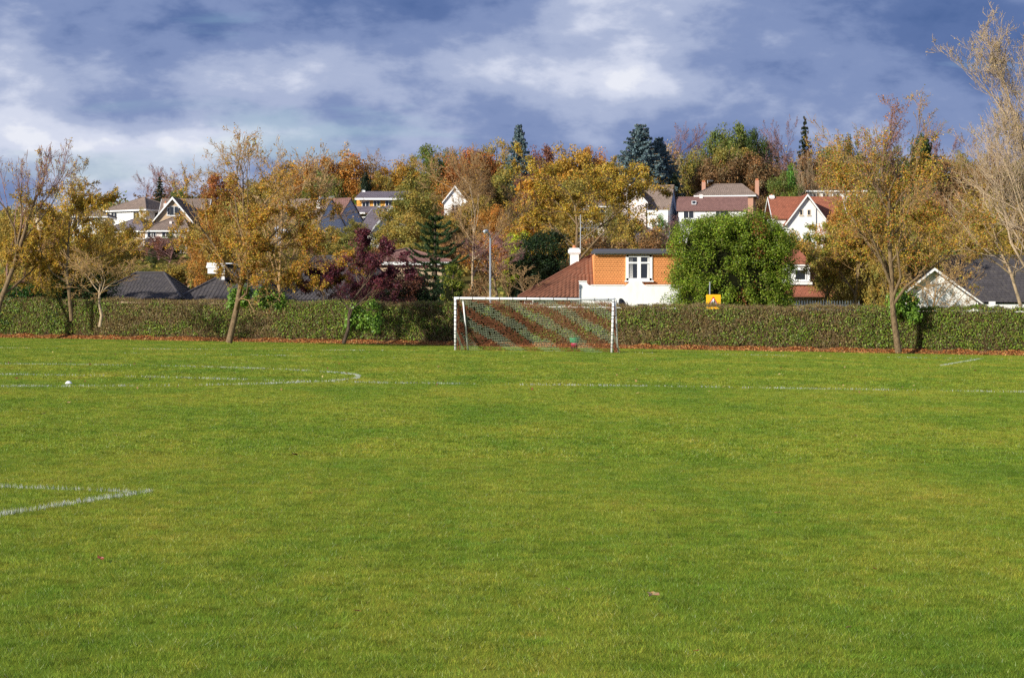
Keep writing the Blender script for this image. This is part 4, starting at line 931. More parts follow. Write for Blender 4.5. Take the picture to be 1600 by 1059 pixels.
# --- houses on the hillside
h = House(205, 292, 'hipped roof house with white front highest on the left slope'); x, z = h.x, h.z
h.root.rotation_euler.z = R(-33); h.wall(-5.0, 3.0, 0, 7.5, z(328), M_WHITE); h.hip(-5.0, 3.0, 0, 7.5, z(328), z(307), M_GREYT, ov=.5)
h.win(1.1, z(343), 1.1, 1.1, panes=2); h.win(-3.4, z(343), 1.1, 1.1, panes=2); h.win(2.5, z(345), 1.2, 1.2, side=3.0, panes=2)
h = House(196, 270, 'low dark hipped roof below the white fronted house on the left slope'); x, z = h.x, h.z
h.root.rotation_euler.z = R(-25); h.wall(-3.5, 3.2, 0, 6.5, z(362), M_BEIGE); h.hip(-3.5, 3.2, 0, 6.5, z(361), z(339), M_SLATE, ov=.45); h.win(2, z(372), 1, 1, panes=2)
h = House(272, 285, 'stone coloured house with big white edged front gable on the left slope'); x, z = h.x, h.z
h.wall(x(246), x(316), 2.5, 9.5, z(341), M_BEIGE); h.gable(x(246), x(316), 2.5, 9.5, z(341), z(309), 'x', M_GREYT, ov=.4)
h.wall(x(243), x(298), 0, 6.0, z(343), M_BEIGE, ('y', z(310))); h.gable(x(243), x(298), 0, 6.4, z(343), z(309.5), 'y', M_GREYT, ov=.45, bw=.28)
h.win(x(272.5), z(336.5), 1.1, 1.25, panes=2); h.win(x(264), z(336), .35, 1.0, panes=1); h.win(x(281), z(336), .35, 1.0, panes=1); h.chimney(x(250), 4.8, z(335), z(315), .5, M_PINK, .6, cap=False)
h = House(257, 262, 'white walled house with grey hipped roof and chimney below the gabled house'); x, z = h.x, h.z
h.wall(x(227), x(292), 0, 6.5, z(361), M_PINK); h.hip(x(227), x(292), 0, 6.5, z(360), z(338.5), M_GREYT, ridge=(x(263), x(281)), ov=.45)
h.win(x(234), z(371), .55, .75, panes=1); h.win(x(240), z(371), .6, .8, panes=2); h.win(x(262), z(371), 1.4, .9, panes=3); h.chimney(x(264), 1.6, z(358), z(345), .32, M_PINK, .4, pots=0, cap=False)
m = MB()
for k in range(5): m.box(x(217 + k * 2.6), x(217.7 + k * 2.6), -1.6, -1.5, z(392), z(379 - k * 1.6))
m.prism([(x(214), -1.8, z(379.5)), (x(233), -1.8, z(371.5)), (x(233), -1.8, z(373)), (x(214), -1.8, z(381))][::-1], (0, 1.7, 0)); m.build('veranda', M_WPAINT, h.root)
h = House(135, 280, 'white house glimpsed through the yellow crown at far left'); x, z = h.x, h.z
h.wall(x(112), x(165), 0, 6, z(338), M_WHITE); h.hip(x(112), x(165), 0, 6, z(338), z(322), M_GREYT, ov=.4); h.win(x(122), z(352), 1.2, 1.1); h.win(x(150), z(352), 1.2, 1.1)
h = House(40, 250, 'cream gabled house half hidden behind the leftmost tree'); x, z = h.x, h.z
h.wall(x(20), x(70), 0, 7, z(352), M_CREAM, ('y', z(325))); h.gable(x(20), x(70), 0, 7, z(352), z(324.5), 'y', M_SLATE); h.win(x(45), z(365), 1.3, 1.1)
h = House(487, 262, 'blue grey gable-ended house with tall white chimney and brown roof'); x, z = h.x, h.z; h.root.rotation_euler.z = R(-28)
h.wall(-7.2, 1.0, 0, 6.6, z(350), M_GREYW, ('x', z(310.5))); h.gable(-7.2, 1.0, 0, 6.6, z(350), z(309.5), 'x', M_GREYT, ov=.12, barge=False)
h.win(3.4, z(343), .95, 1.25, side=1.0, panes=2, frame=M_CREAM); h.chimney(-.3, 2.4, z(330), z(306.5), .55, M_WHITE, .8, pots=2, pot=.2); h.skylight(-4.6, .9, 1.3, z(336), .55, .83)
h.aerial(.5, 3.6, z(312), z(305), .8)
h = House(517, 272, 'dark gable end standing just behind the blue grey gabled house'); x, z = h.x, h.z; h.root.rotation_euler.z = R(-30)
h.wall(-4, 1.2, 0, 6.2, z(344), M_GREYW, ('x', z(311))); h.gable(-4, 1.2, 0, 6.2, z(344), z(310), 'x', M_BROWNT, ov=.12, barge=False)
h = House(590, 285, 'slate roofed house with ochre boarded upper wall and white windows'); x, z = h.x, h.z
h.wall(x(552), x(640), 1.5, 8, z(338), M_WHITE); m = MB(); m.box(x(557), x(640), .7, 7.8, z(329.5), z(312)); uw = m.build('upper_wall', M_OCHRE, h.root)
for k in range(16): m = MB(); m.box(x(557.6 + k * 5.2), x(562.2 + k * 5.2), .66, .698, z(329), z(313)); m.build('board', M_OCHRE, uw)
pr = [(x(554.5), -.2, z(310)), (x(645), -.2, z(310)), (x(640), 3.9, z(296.5)), (x(562), 3.9, z(296.5))]
m = MB(); m.prism(pr[::-1], (0, 0, -.1)); m.prism([(x(645), 8.4, z(310)), (x(554.5), 8.4, z(310)), (x(562), 3.9, z(296.5)), (x(640), 3.9, z(296.5))][::-1], (0, 0, -.1)); ro = m.build('roof', M_SLATE, h.root); tiles(ro, *pr, M_SLATE, .33, .33, lift=.003)
m = MB(); m.box(x(554.5), x(645), -.25, -.15, z(312.8), z(309.8)); m.build('fascia', M_WPAINT, h.root)
h.win(x(571), z(324), .95, .85, y=.66, panes=2); h.win(x(588.5), z(322), .85, .8, y=.66, panes=2); h.win(x(607), z(322), .85, .8, y=.66, panes=2)
pr = [(x(547), -1.8, z(333)), (x(590), -1.8, z(333)), (x(590), 1.4, z(319)), (x(554), 1.4, z(319))]
m = MB(); m.prism(pr[::-1], (0, 0, -.12)); r2 = m.build('lower_roof', M_SLATE, h.root); tiles(r2, *pr, M_SLATE, .33, .33, lift=.003)
m = MB(); m.box(x(546.5), x(572), -1.9, -1.8, z(335.5), z(333)); m.box(x(552), x(553), -1.6, -1.4, z(352), z(335.5)); m.box(x(558), x(563), -1.6, .9, z(352), z(335.6)); m.build('porch', M_WPAINT, h.root)
h.chimney(x(566), 3.6, z(300), z(295.5), .28, M_WHITE, .3, pots=0, cap=True); h.aerial(x(563), 3.6, z(298), z(294.5), .3)
h = House(585, 262, 'steep slate roofed wing with white front gable below the ochre house'); x, z = h.x, h.z; h.root.rotation_euler.z = R(24)
h.wall(-.6, 5.2, 0, 6.6, z(362), M_WHITE, ('y', z(323.5))); h.gable(-.6, 5.2, 0, 6.6, z(362), z(322.5), 'y', M_SLATE, ov=.35, bw=.3)
h.win(2.0, z(352), .5, .9, panes=1)
h = House(711, 290, 'sharp white gable peak rising among bare branches'); x, z = h.x, h.z
h.wall(x(694), x(728), 0, 7, z(314), M_WHITE, ('y', z(293))); h.gable(x(694), x(728), 0, 7, z(314), z(292), 'y', M_GREYT, bw=.22, ov=.25)
h.win(x(711), z(330), .9, .9, panes=2)
h = House(1010, 285, 'grey roofed house with cream front gable right of the blue spruce'); x, z = h.x, h.z; h.root.rotation_euler.z = R(-14)
h.wall(-3.5, 3.1, 1.5, 8.5, z(327), M_GREYW, ('x', z(289))); h.gable(-3.5, 3.1, 1.5, 8.5, z(327), z(288), 'x', M_GREYT, ov=.15, barge=False)
h.wall(-4.6, .0, -.5, 4.5, z(315), M_PINK, ('y', z(289.5))); h.gable(-4.6, .0, -.5, 5, z(315), z(288.5), 'y', M_GREYT, bw=.25, ov=.3)
m = MB(); m.box(.2, 3.2, -.4, 1.6, -1, z(329)); m.build('lower_wall', M_WHITE, h.root); h.win(-2.3, z(310), .9, 1.0, y=-.5)
h = House(930, 275, 'pale house with white window glimpsed through the lacy golden oak'); x, z = h.x, h.z
h.wall(x(905), x(960), 0, 7, z(325), M_PINK); h.hip(x(890), x(962), 0, 7, z(322), z(300), M_GREYT, ov=.4); h.win(x(938), z(341), 1.3, 1.3); h.win(x(918), z(341), 1.1, 1.2)
h = House(1137, 312, 'big hipped roof house with two tall pink brick chimneys'); x, z = h.x, h.z; h.root.rotation_euler.z = R(-10)
h.wall(-4.9, 4.0, 0, 8, z(306), M_BRICK); h.hip(-4.9, 4.0, 0, 8, z(305.5), z(286), M_GREYT, ridge=(-2.4, 2.0), ov=.45)
h.chimney(-4.0, 2.5, z(310), z(283), .62, M_BRICK, .9, pots=2, pot=.3, cap=False); h.chimney(4.4, 4.5, z(310), z(280), .62, M_BRICK, .9, pots=2, pot=.35, cap=False); h.aerial(-3.4, 2.5, z(286), z(280), .9)
h = House(1113, 285, 'long brown roofed house with white front behind the clipped cypress'); x, z = h.x, h.z; h.root.rotation_euler.z = R(-6)
h.wall(x(1060), x(1165), 0, 6.5, z(328), M_WHITE, ('x', z(308))); h.gable(x(1060), x(1165), 0, 6.5, z(328), z(307.5), 'x', M_BROWNT, ov=.3, barge=False, course=.3)
h.skylight(x(1084), .65, 1.1, z(320), .75, .66, .8); h.chimney(x(1095), 3.2, z(310), z(302), .5, M_PINK, .5, pots=0, cap=False)
h.win(x(1076), z(341), 1.4, 1.0, panes=2); h.win(x(1128), z(341), 1.8, 1.0, panes=3)
h = House(1262, 226, 'white gabled house with orange red tiled roof right of centre'); x, z = h.x, h.z
h.wall(x(1213), x(1322), 1.6, 8.5, z(338), M_WHITE); h.gable(x(1213), x(1322), 1.6, 8.5, z(338), z(306), 'x', M_REDT, ov=.35, course=.3)
h.wall(x(1231), x(1291), 0, 5, z(346), M_WHITE, ('y', z(308))); h.gable(x(1231), x(1291), 0, 5.1, z(346), z(305.5), 'y', M_REDT, ov=.35, bw=.2, course=.3)
h.win(x(1251.5), z(336), .25, .55, panes=1, frame=M_CREAM); h.win(x(1263.5), z(336), .25, .55, panes=1, frame=M_CREAM); h.chimney(x(1214.5), 5, z(310), z(301.5), .45, M_WHITE, .5, pots=1, pot=.15)
m = MB(); m.tube([(x(1275), -.05, z(356)), (x(1275), -.05, z(322))], .04, 6); m.build('downpipe', M_DISH, h.root)
h = House(1295, 330, 'flat roofed white building behind the red roofed house'); x, z = h.x, h.z
h.wall(x(1262), x(1350), 0, 8, z(300), M_WHITE); m = MB(); m.box(x(1258), x(1354), -.4, 8.4, z(300.4), z(298)); m.build('flat_roof', M_WPAINT, h.root)
for q in (1275, 1290, 1306): h.win(x(q), z(309), 1.0, .7)

# ------------------------------------------------------------------ street lamp and road sign
D = 113.0; X = PX(766, D); zb = tz(X, D); lz = lambda py: PZ(py, D) - zb
s = empty('street_lamp', (X, D, zb), 'tall grey street lamp with a short curved arm behind the goal', 'street lamp')
m = MB(); m.tube([(0, 0, 0), (0, 0, 1.2), (0, 0, 1.25), (0, 0, lz(372))], [.09, .09, .062, .05], 10); m.tube([(0, 0, lz(372)), (-.02, -.05, lz(368)), (-.10, -.12, lz(364.5)), (-.20, -.18, lz(363))], [.045, .04, .035, .03], 8); m.build('pole', M_STEEL, s, True)
m = MB(); m.tube([(-.12, -.13, lz(362.4)), (-.2, -.18, lz(361.6)), (-.32, -.26, lz(362.2)), (-.40, -.3, lz(363.2))], [.05, .11, .11, .05], 10); m.build('lantern', M_STEEL, s, True)
m = MB(); m.tube([(-.2, -.18, lz(363.4)), (-.34, -.27, lz(364.0))], [.07, .06], 8); m.build('lamp_glass', M_CURT, s, True)
D = 108.5; X = PX(1109, D); zb = tz(X, D); lz = lambda py: PZ(py, D) - zb
s = empty('children_crossing_sign', (X, D, zb), 'yellow square warning sign with red triangle and two walking children', 'road sign')
m = MB(); m.tube([(0, 0, 0), (0, 0, lz(440.5))], .035, 10); m.build('pole', M_STEEL, s, True)
k = D / F; cx0 = (1114.5 - 1109) * k; zc = lz(471.5); hw = 11.4 * k
def rr(w, h, r, y, n=4): return [(cx0 + sx * (w - r) + r * math.cos(a), y, zc + sz * (h - r) + r * math.sin(a)) for sx, sz, a0 in ((1, 1, 0), (-1, 1, math.pi / 2), (-1, -1, math.pi), (1, -1, 1.5 * math.pi)) for a in np.linspace(a0, a0 + math.pi / 2, n)]
m = MB(); m.prism(rr(hw, hw, .05, -.045), (0, .006, 0)); m.build('back_board', M_YEL, s)
def tri(sc, y, th, mat, name):
    p = [(0, 1), (.97, -.72), (-.97, -.72)]; pts = []
    for i in range(3):
        a = Vector(p[i]); b = Vector(p[(i - 1) % 3]); c = Vector(p[(i + 1) % 3]); pts += [a + (b - a) * .07, a + (c - a) * .07]
    m = MB(); m.prism([(cx0 + q.x * hw * sc, y, zc - .03 + q.y * hw * sc) for q in pts][::-1], (0, th, 0)); m.build(name, mat, s)
tri(.86, -.051, .005, M_RED, 'red_triangle'); tri(.62, -.056, .004, M_WPAINT, 'white_field')
m = MB()
for fx_, sc in ((-.065, .82), (.055, 1.0)):   # two walking figures: head, trunk, arms, legs
    o = Vector((cx0 + fx_, 0, zc - .215)); P_ = lambda a, b: (o.x + a * sc, -.058, o.z + b * sc)
    hd = [P_(.032 * math.cos(t), .30 + .034 * math.sin(t)) for t in np.linspace(0, 2 * math.pi, 10, endpoint=False)]; m.prism(hd, (0, .0015, 0))
    for q in ([(-.035, .26), (.035, .26), (.045, .11), (-.045, .11)], [(-.04, .12), (0, .12), (-.035, 0), (-.075, 0)], [(0, .12), (.04, .12), (.075, 0), (.035, 0)], [(.03, .25), (.09, .16), (.075, .145), (.02, .2)], [(-.03, .25), (-.09, .16), (-.075, .145), (-.02, .2)]):
        m.prism([P_(*r__) for r__ in q], (0, .0015, 0))
m.build('children_symbol', M_BLACK, s)
m = MB(); m.box(-.06, .12, -.038, .0, zc + .12, zc + .16); m.box(-.06, .12, -.038, .0, zc - .16, zc - .12); m.build('clamps', M_STEEL, s)

# ------------------------------------------------------------------ near trees, grown branch by branch
M_STRAW = barkmat('twig_pale', srgb(165, 142, 115), srgb(200, 178, 150))
YEL = srgb(200, 168, 58); GOLD = srgb(190, 146, 46); OLI = srgb(150, 140, 50); ORG = srgb(190, 126, 52); BRN = srgb(140, 102, 58); LGR = srgb(120, 142, 48)
def near_tree(seed, name, label, px, base_py, D, top, w, lean, levels, bark, nleaf, lsize, cols, wts=None, r0=.03, trunk=.5, trop=.08, t0=.35, twig=None, dens=None, cx=None, rmul=1.0, Wy=None, cat='tree', group=None, spread=.07, wander=.17, tmin=.009):
    rg = np.random.default_rng(seed); X = PX(px, D); zb = PZ(base_py, D); H = PZ(top, D) - zb; W = w * D / F
    S, tips = skel(rg, r0=r0, lean=lean, levels=levels, trunk=trunk, trop=trop, t0=t0, wander=wander)
    S, tips = fit(S, tips, H, W, Wy or min(W, H * .7))
    pts = tips[0].reshape(-1, 3); mid = (np.percentile(pts[:, 0], 3) + np.percentile(pts[:, 0], 97)) / 2
    if cx is not None:      # lean the crown so that its middle stands where it does in the photo
        off = (cx - px) * D / F - mid
        sh = lambda P: P + np.stack([off * np.clip(P[:, 2] / H / .6, 0, 1) ** 1.3, P[:, 0] * 0, P[:, 0] * 0], 1)
        S[0] = sh(S[0]); S[1] = sh(S[1]); tips = (sh(pts).reshape(tips[0].shape), tips[1])
    S[2] = np.maximum(S[2] * H * rmul, tmin); S[3] = np.maximum(S[3] * H * rmul, tmin * .7)
    lv = None
    if nleaf:
        sl = S[4] >= 2; alt = np.stack([S[0][sl], S[1][sl]], 1); tp = tips[0]; tp2 = np.stack([tp[:, :-1].reshape(-1, 3), tp[:, 1:].reshape(-1, 3)], 1)
        V, Fc, P = twig_leaves(rg, (np.concatenate([tp2, alt[rg.random(len(alt)) < .5]]), None), nleaf, lsize, spread, None, dens=(lambda P: dens(P / np.array([W / 2, W / 2, H]))) if dens else None)
        c = palette(rg, len(P), cols, wts, .25); c = c * (1 + .18 * np.sin(P[:, :1] * 2.1 + 1) * np.sin(P[:, 2:] * 1.7))
        lv = (V, Fc, c)
    return make_tree(name, label, cat, (X, D, zb), S, tips, bark, group, twig, leaves=lv)
fade_top = lambda z0, z1, lo=.03: (lambda q: np.clip(1 - (q[:, 2] - z0) / (z1 - z0), lo, 1))
LV = ((8, .62, 42), (7, .52, 38), (6, .5, 36), (5, .5, 32))
near_tree(21, 'autumn_tree', 'feathery golden tree leaning over the hedge at the far left edge', -14, 531, 112, 218, 135, (.18, 0, 1), ((9, .66, 52), (7, .52, 32), (6, .5, 30), (5, .5, 26)), M_BARK, 19000, .047, [YEL, GOLD, OLI, BRN], [3, 3, 2, 1.5], r0=.016, trunk=.62, trop=.06, t0=.22, twig=M_PURP, dens=fade_top(.55, .8, .04), cx=28)
near_tree(22, 'autumn_tree', 'broad olive gold tree behind the hedge second from the left', 112, 500, 114, 245, 165, (.0, 0, 1), ((10, .68, 56), (7, .52, 36), (6, .5, 34), (5, .5, 30)), M_BARK, 30000, .047, [YEL, OLI, GOLD, ORG], [3, 3, 3, 1], r0=.013, trunk=.55, trop=.05, t0=.2, twig=M_TWIG, dens=fade_top(.7, .95, .12), cx=126)
near_tree(23, 'small_bare_tree', 'small pale bare tree standing in front of the hedge at left', 156, 510, 106, 385, 118, (0, 0, 1), ((7, 1.1, 56), (6, .6, 38), (5, .5, 36), (5, .5, 32)), M_PALE, 900, .035, [OLI, GOLD], None, r0=.022, trunk=.42, trop=.03, t0=.62, twig=M_TWIG, cx=160)
near_tree(24, 'autumn_tree', 'large leaning orange gold tree with feathery bare top left of the cherry', 358, 534, 101, 208, 235, (.16, 0, 1), ((12, .8, 60), (7, .55, 42), (6, .5, 38), (5, .5, 32)), M_BARK, 40000, .044, [GOLD, YEL, ORG, OLI, BRN], [4, 2, 3, 3, 1.5], r0=.016, trunk=.5, trop=.03, t0=.25, twig=M_TWIG, dens=lambda q: np.clip(1 - (q[:, 2] - .62) / .2, .06, 1) * np.clip((q[:, 2] - .24) / .06, .02, 1), cx=408, Wy=4.5)
near_tree(25, 'purple_cherry', 'small plum purple leaved cherry tree standing against the hedge', 537, 536, 100.5, 362, 160, (0, 0, 1), ((7, .95, 38), (6, .55, 38), (5, .5, 36), (4, .5, 32)), M_BARKD, 24000, .05, [srgb(98, 44, 56), srgb(78, 36, 48), srgb(124, 58, 58), srgb(106, 58, 68)], [4, 4, 1.5, 2], r0=.018, trunk=.45, trop=.08, t0=.35, twig=M_BARK, dens=lambda q: np.clip((q[:, 2] - .38) / .14, .01, 1), cx=562)
near_tree(26, 'autumn_tree', 'tall orange and gold tree rising in front of the hedge at right', 1404, 549, 96.8, 152, 212, (.05, 0, 1), ((13, .72, 58), (7, .55, 40), (6, .5, 36), (5, .5, 32)), M_BARK, 28000, .043, [ORG, GOLD, YEL, OLI, LGR, srgb(180, 106, 62)], [3, 3, 3, 3, 2, 1.2], r0=.015, trunk=.62, trop=.04, t0=.2, twig=M_TWIG, dens=lambda q: np.clip(1 - (q[:, 2] - .70) / .2, .08, 1), cx=1392, Wy=4.2, rmul=.9)
near_tree(27, 'bare_tree', 'very tall pale twiggy tree rising out of frame at the right edge', 1640, 556, 104, 14, 175, (-.04, 0, 1), ((16, .5, 28), (9, .5, 34), (7, .5, 30), (6, .5, 28)), M_PALE, 4500, .042, [srgb(190, 165, 115), srgb(176, 150, 88), OLI], None, r0=.009, trunk=.9, trop=.2, t0=.12, twig=M_STRAW, cx=1604, Wy=5)
near_tree(28, 'silver_birch', 'bare pale stemmed birch behind the lamp post and monkey puzzle', 738, 470, 135, 232, 150, (0, 0, 1), ((14, .52, 38), (9, .5, 32), (7, .5, 30), (5, .5, 26)), M_PALE, 1500, .05, [GOLD, BRN], None, r0=.008, trunk=.85, trop=.12, t0=.14, twig=M_TWIG, cx=745)
near_tree(29, 'bare_tree', 'small purple brown bare tree beside the street lamp', 778, 478, 122, 366, 92, (0, 0, 1), ((8, .75, 44), (6, .55, 38), (6, .5, 36), (4, .5, 32)), M_BARK, 500, .04, [srgb(140, 80, 70)], None, r0=.02, trunk=.5, trop=.08, twig=M_PURP, cx=770)
near_tree(30, 'bare_shrub', 'grey leafless shrub at the foot of the dark yew left of the bungalow', 822, 478, 119, 412, 62, (0, 0, 1), ((8, .8, 36), (6, .55, 36), (5, .5, 36)), M_BARK, 0, .04, None, None, r0=.02, trunk=.35, trop=.05, t0=.1, twig=M_TWIG, cx=815)
near_tree(31, 'autumn_tree', 'lacy golden oak with visible grey limbs above the bungalow chimney', 905, 452, 165, 240, 215, (0, 0, 1), ((9, .75, 48), (7, .58, 44), (6, .52, 40), (5, .5, 36)), M_BARK, 36000, .075, [YEL, GOLD, OLI, BRN], [3, 3, 4, 1.5], r0=.017, trunk=.5, trop=.06, t0=.28, cx=915, Wy=9, spread=.12)
near_tree(32, 'autumn_tree', 'slim amber birch left of the lacy golden oak', 822, 455, 170, 268, 66, (0, 0, 1), ((10, .45, 34), (7, .5, 32), (6, .5, 30), (4, .5, 28)), M_PALE, 9000, .10, [srgb(200, 135, 45), GOLD, YEL], None, r0=.016, trunk=.85, trop=.12, t0=.12, cx=818, spread=.12)
near_tree(33, 'twiggy_tree', 'tangled olive willow beside the picket fence right of the cypress', 1285, 480, 118, 352, 100, (0, 0, 1), ((8, .75, 44), (7, .55, 40), (6, .5, 38), (5, .5, 34)), M_BARK, 16000, .05, [OLI, YEL, BRN, LGR], [4, 2, 1, 2], r0=.018, trunk=.45, trop=.06, t0=.12, twig=M_TWIG, cx=1312)
near_tree(34, 'twiggy_tree', 'brown gold thicket tree left of the tall orange tree', 1335, 482, 116, 335, 110, (0, 0, 1), ((8, .75, 42), (7, .55, 40), (6, .5, 38), (5, .5, 34)), M_BARK, 15000, .05, [OLI, GOLD, BRN], None, r0=.018, trunk=.45, trop=.08, t0=.12, twig=M_TWIG, cx=1330)
near_tree(35, 'twiggy_tree', 'golden twigged willow arching over the slate roof at the right edge', 1595, 478, 110, 290, 190, (0, 0, 1), ((9, .8, 50), (7, .58, 44), (6, .5, 42), (5, .5, 38)), M_PALE, 14000, .048, [YEL, OLI, srgb(170, 130, 70)], None, r0=.016, trunk=.42, trop=-.02, t0=.25, twig=M_TWIG, cx=1545, Wy=3)
near_tree(36, 'bare_tree', 'grey bare tree with pale stems behind the slate roof at right', 1515, 470, 150, 225, 130, (-.05, 0, 1), ((9, .6, 36), (7, .52, 34), (6, .5, 32), (5, .5, 28)), M_PALE, 2500, .07, [BRN, OLI], None, r0=.013, trunk=.7, trop=.12, t0=.2, twig=M_TWIG, cx=1520)
near_tree(37, 'bare_tree', 'wispy purple topped tree behind the crown of the tall orange tree', 1392, 440, 190, 152, 90, (0, 0, 1), ((10, .5, 30), (7, .5, 30), (6, .5, 28), (4, .5, 26)), M_BARK, 1500, .08, [ORG, BRN], None, r0=.014, trunk=.8, trop=.14, t0=.2, twig=M_PURP, cx=1390)

# --- evergreen clipped cypress: many fan-like sprays over a blocky body
M_INNER = plain('painted_crown_shade', srgb(26, 28, 16), 1, .4, 5, spec=0)  # near-black colour paints the shade deep inside the crown
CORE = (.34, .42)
def cypress(px0, px1, top, base, D, label, depth, seed, cols, n=30000, nc=230, size=.062):
    rg = np.random.default_rng(seed); X = PX((px0 + px1) / 2, D); zb = tz(X, D); W = (px1 - px0) * D / F; H = PZ(top, D) - zb
    gi_ = np.arange(nc) + .5; ph_ = np.pi * (1 + 5 ** .5) * gi_; cz = 1 - 2 * gi_ / nc; u = nrm(np.stack([np.sqrt(1 - cz ** 2) * np.cos(ph_), np.sqrt(1 - cz ** 2) * np.sin(ph_), cz], 1) + rg.normal(size=(nc, 3)) * .09); C = u / (np.sum(np.abs(u) ** 5, axis=1, keepdims=True) ** (1 / 5)) * rg.uniform(.84, 1.04, (nc, 1)) * .5
    cr = rg.uniform(.36, .70, nc) * min(1, W / 3.2); P = C * np.array([W - .55, depth - .7, H - .55]) + np.array([0, 0, H / 2])
    nf = nc // 3; sel = rg.choice(np.where(P[:, 2] < .8 * H)[0], nf, replace=False); P[sel, 0] = rg.uniform(-.40, .40, nf) * W; P[sel, 1] = -depth * rg.uniform(.28, .40, nf); P[sel, 2] = rg.uniform(.10, .88, nf) * H      # boughs facing the pitch
    P[:, 0] *= 1 - .10 * np.clip(P[:, 2] / H - .7, 0, 1) * 3
    ci = rg.integers(0, nc, n); d = nrm(rg.normal(size=(n, 3)) + np.array([0, 0, .25])); Q = P[ci] + d * (cr[ci] * rg.random(n) ** .4)[:, None]
    k = n // 5; Q[:k] = (rg.random((k, 3)) - .5) * np.array([W, depth, H]) * .62 + np.array([0, 0, H / 2])
    V, Fc = leafquads(Q, size, d * 1.1 + rg.normal(size=(n, 3)) * .55 + np.array([0, 0, .25]), rg, .5)
    tone = rg.uniform(.7, 1.2, nc)[ci][:, None]; c = palette(rg, n, cols, None, .3) * tone
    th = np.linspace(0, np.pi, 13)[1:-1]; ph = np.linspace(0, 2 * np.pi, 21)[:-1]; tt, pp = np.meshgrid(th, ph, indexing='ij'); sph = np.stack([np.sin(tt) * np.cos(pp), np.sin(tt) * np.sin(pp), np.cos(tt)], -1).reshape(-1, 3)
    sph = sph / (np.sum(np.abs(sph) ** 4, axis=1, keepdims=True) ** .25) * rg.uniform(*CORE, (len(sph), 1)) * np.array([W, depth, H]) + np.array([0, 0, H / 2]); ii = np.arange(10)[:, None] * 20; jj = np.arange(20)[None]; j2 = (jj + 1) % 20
    core_f = np.stack([ii + jj, ii + 20 + jj, ii + 20 + j2, ii + j2], -1).reshape(-1, 4); core_me = mesh_np('inner_shade_core', sph, core_f, M_INNER)  # solid stand-in for inner twigs, its dark colour is painted shade
    br = rg.random(nc) < .045; rust = br[ci] & (rg.random(n) < .6); c[rust] = palette(rg, int(rust.sum()), [srgb(150, 95, 45), srgb(120, 85, 40)], None, .2)
    root = empty('cypress_tree', (X, D, zb), label, 'tree'); obj('inner_shade_core', core_me, root)
    P0 = []; P1 = []
    for j in range(0, nc, 3): a = np.array([rg.normal() * .15, rg.normal() * .15, P[j, 2] * .6]); P0.append(a); P1.append(P[j])
    V2, F2 = tubes(np.array([[0, 0, 0], [.1, 0, H * .4]] + P0), np.array([[.1, 0, H * .4], [0, 0, H * .85]] + P1), np.array([.22, .16] + [.05] * len(P0)), np.array([.16, .05] + [.02] * len(P0)), 6)
    obj('trunk', mesh_np('trunk', V2, F2, M_BARKD), root); obj('crown', mesh_np('crown', V, Fc, M_LEAFC, np.repeat(c, 4, 0)), root, kind='stuff'); return root
BG = [srgb(132, 158, 36), srgb(108, 136, 32), srgb(152, 172, 48), srgb(80, 102, 28), srgb(124, 124, 48)]
cypress(1044, 1240, 333, 478, 112.5, 'big bright green clipped cypress hiding the right end of the bungalow', 5.5, 61, BG, 150000, 400, .056)
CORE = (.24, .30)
DG = [srgb(40, 60, 32), srgb(54, 74, 36), srgb(30, 46, 28)]
cypress(802, 897, 363, 478, 126, 'dark green yew tree left of the white bungalow chimney', 3.6, 62, DG, 24000, 110, .07)
cypress(560, 712, 432, 478, 117, 'dark evergreen shrubbery beneath the monkey puzzle tree', 3.5, 63, DG, 20000, 100, .065).name = 'evergreen_shrub'
cypress(684, 732, 412, 478, 114, 'yellow green variegated holly left of the goal post', 1.8, 64, [srgb(150, 150, 50), srgb(110, 125, 40), srgb(70, 90, 34)], 8000, 34, .055).name = 'holly_bush'
cypress(784, 832, 362, 440, 132, 'lime yellow conifer beside the dark yew', 1.6, 65, [srgb(190, 195, 50), srgb(150, 165, 45)], 7000, 30, .06).name = 'golden_conifer'
cypress(-10, 80, 440, 480, 118, 'deep green laurel bank behind the hedge at the far left', 2.5, 66, [srgb(58, 100, 40), srgb(48, 80, 36)], 11000, 50, .06).name = 'laurel_bush'
cypress(75, 190, 418, 480, 117, 'dark green laurel bank behind the small bare tree', 2.5, 67, [srgb(52, 84, 38), srgb(40, 66, 34)], 14000, 60, .06).name = 'laurel_bush'
# ivy clumps riding on the hedge and round trunks
def ivy(px0, px1, top, base, D, label, seed, n=2600):
    rg = np.random.default_rng(seed); X = PX((px0 + px1) / 2, D); W = (px1 - px0) * D / F; z0 = PZ(base, D); H = PZ(top, D) - z0; nc = 40
    C = rg.uniform(-.5, .5, (nc, 3)) * np.array([W * .8, .7, H * .75]) + np.array([0, 0, H / 2]); C[:, 2] -= np.abs(C[:, 0]) / W * H * .5 * rg.random(nc)
    ci = rg.integers(0, nc, n); d = nrm(rg.normal(size=(n, 3))); Q = C[ci] + d * (.34 * rg.random(n) ** .8)[:, None]
    V, Fc = leafquads(Q, .06, d + np.array([0, -.5, .4]), rg, .8)
    o = obj('ivy', mesh_np('ivy', V, Fc, M_IVY, np.repeat(palette(rg, n, [srgb(94, 130, 34), srgb(74, 104, 30), srgb(116, 148, 46)], None, .25), 4, 0)), loc=(X, D, z0)); return tag(o, label, 'ivy')
ivy(350, 455, 443, 482, 102.5, 'bright green ivy mounded on the hedge by the leaning tree trunk', 71, 3600)
ivy(535, 600, 464, 520, 100.8, 'bright ivy tumbling down the hedge beside the cherry stems', 72, 2600)
ivy(1388, 1418, 450, 490, 98.0, 'ivy climbing left of the trunk of the tall orange tree', 73, 1500)
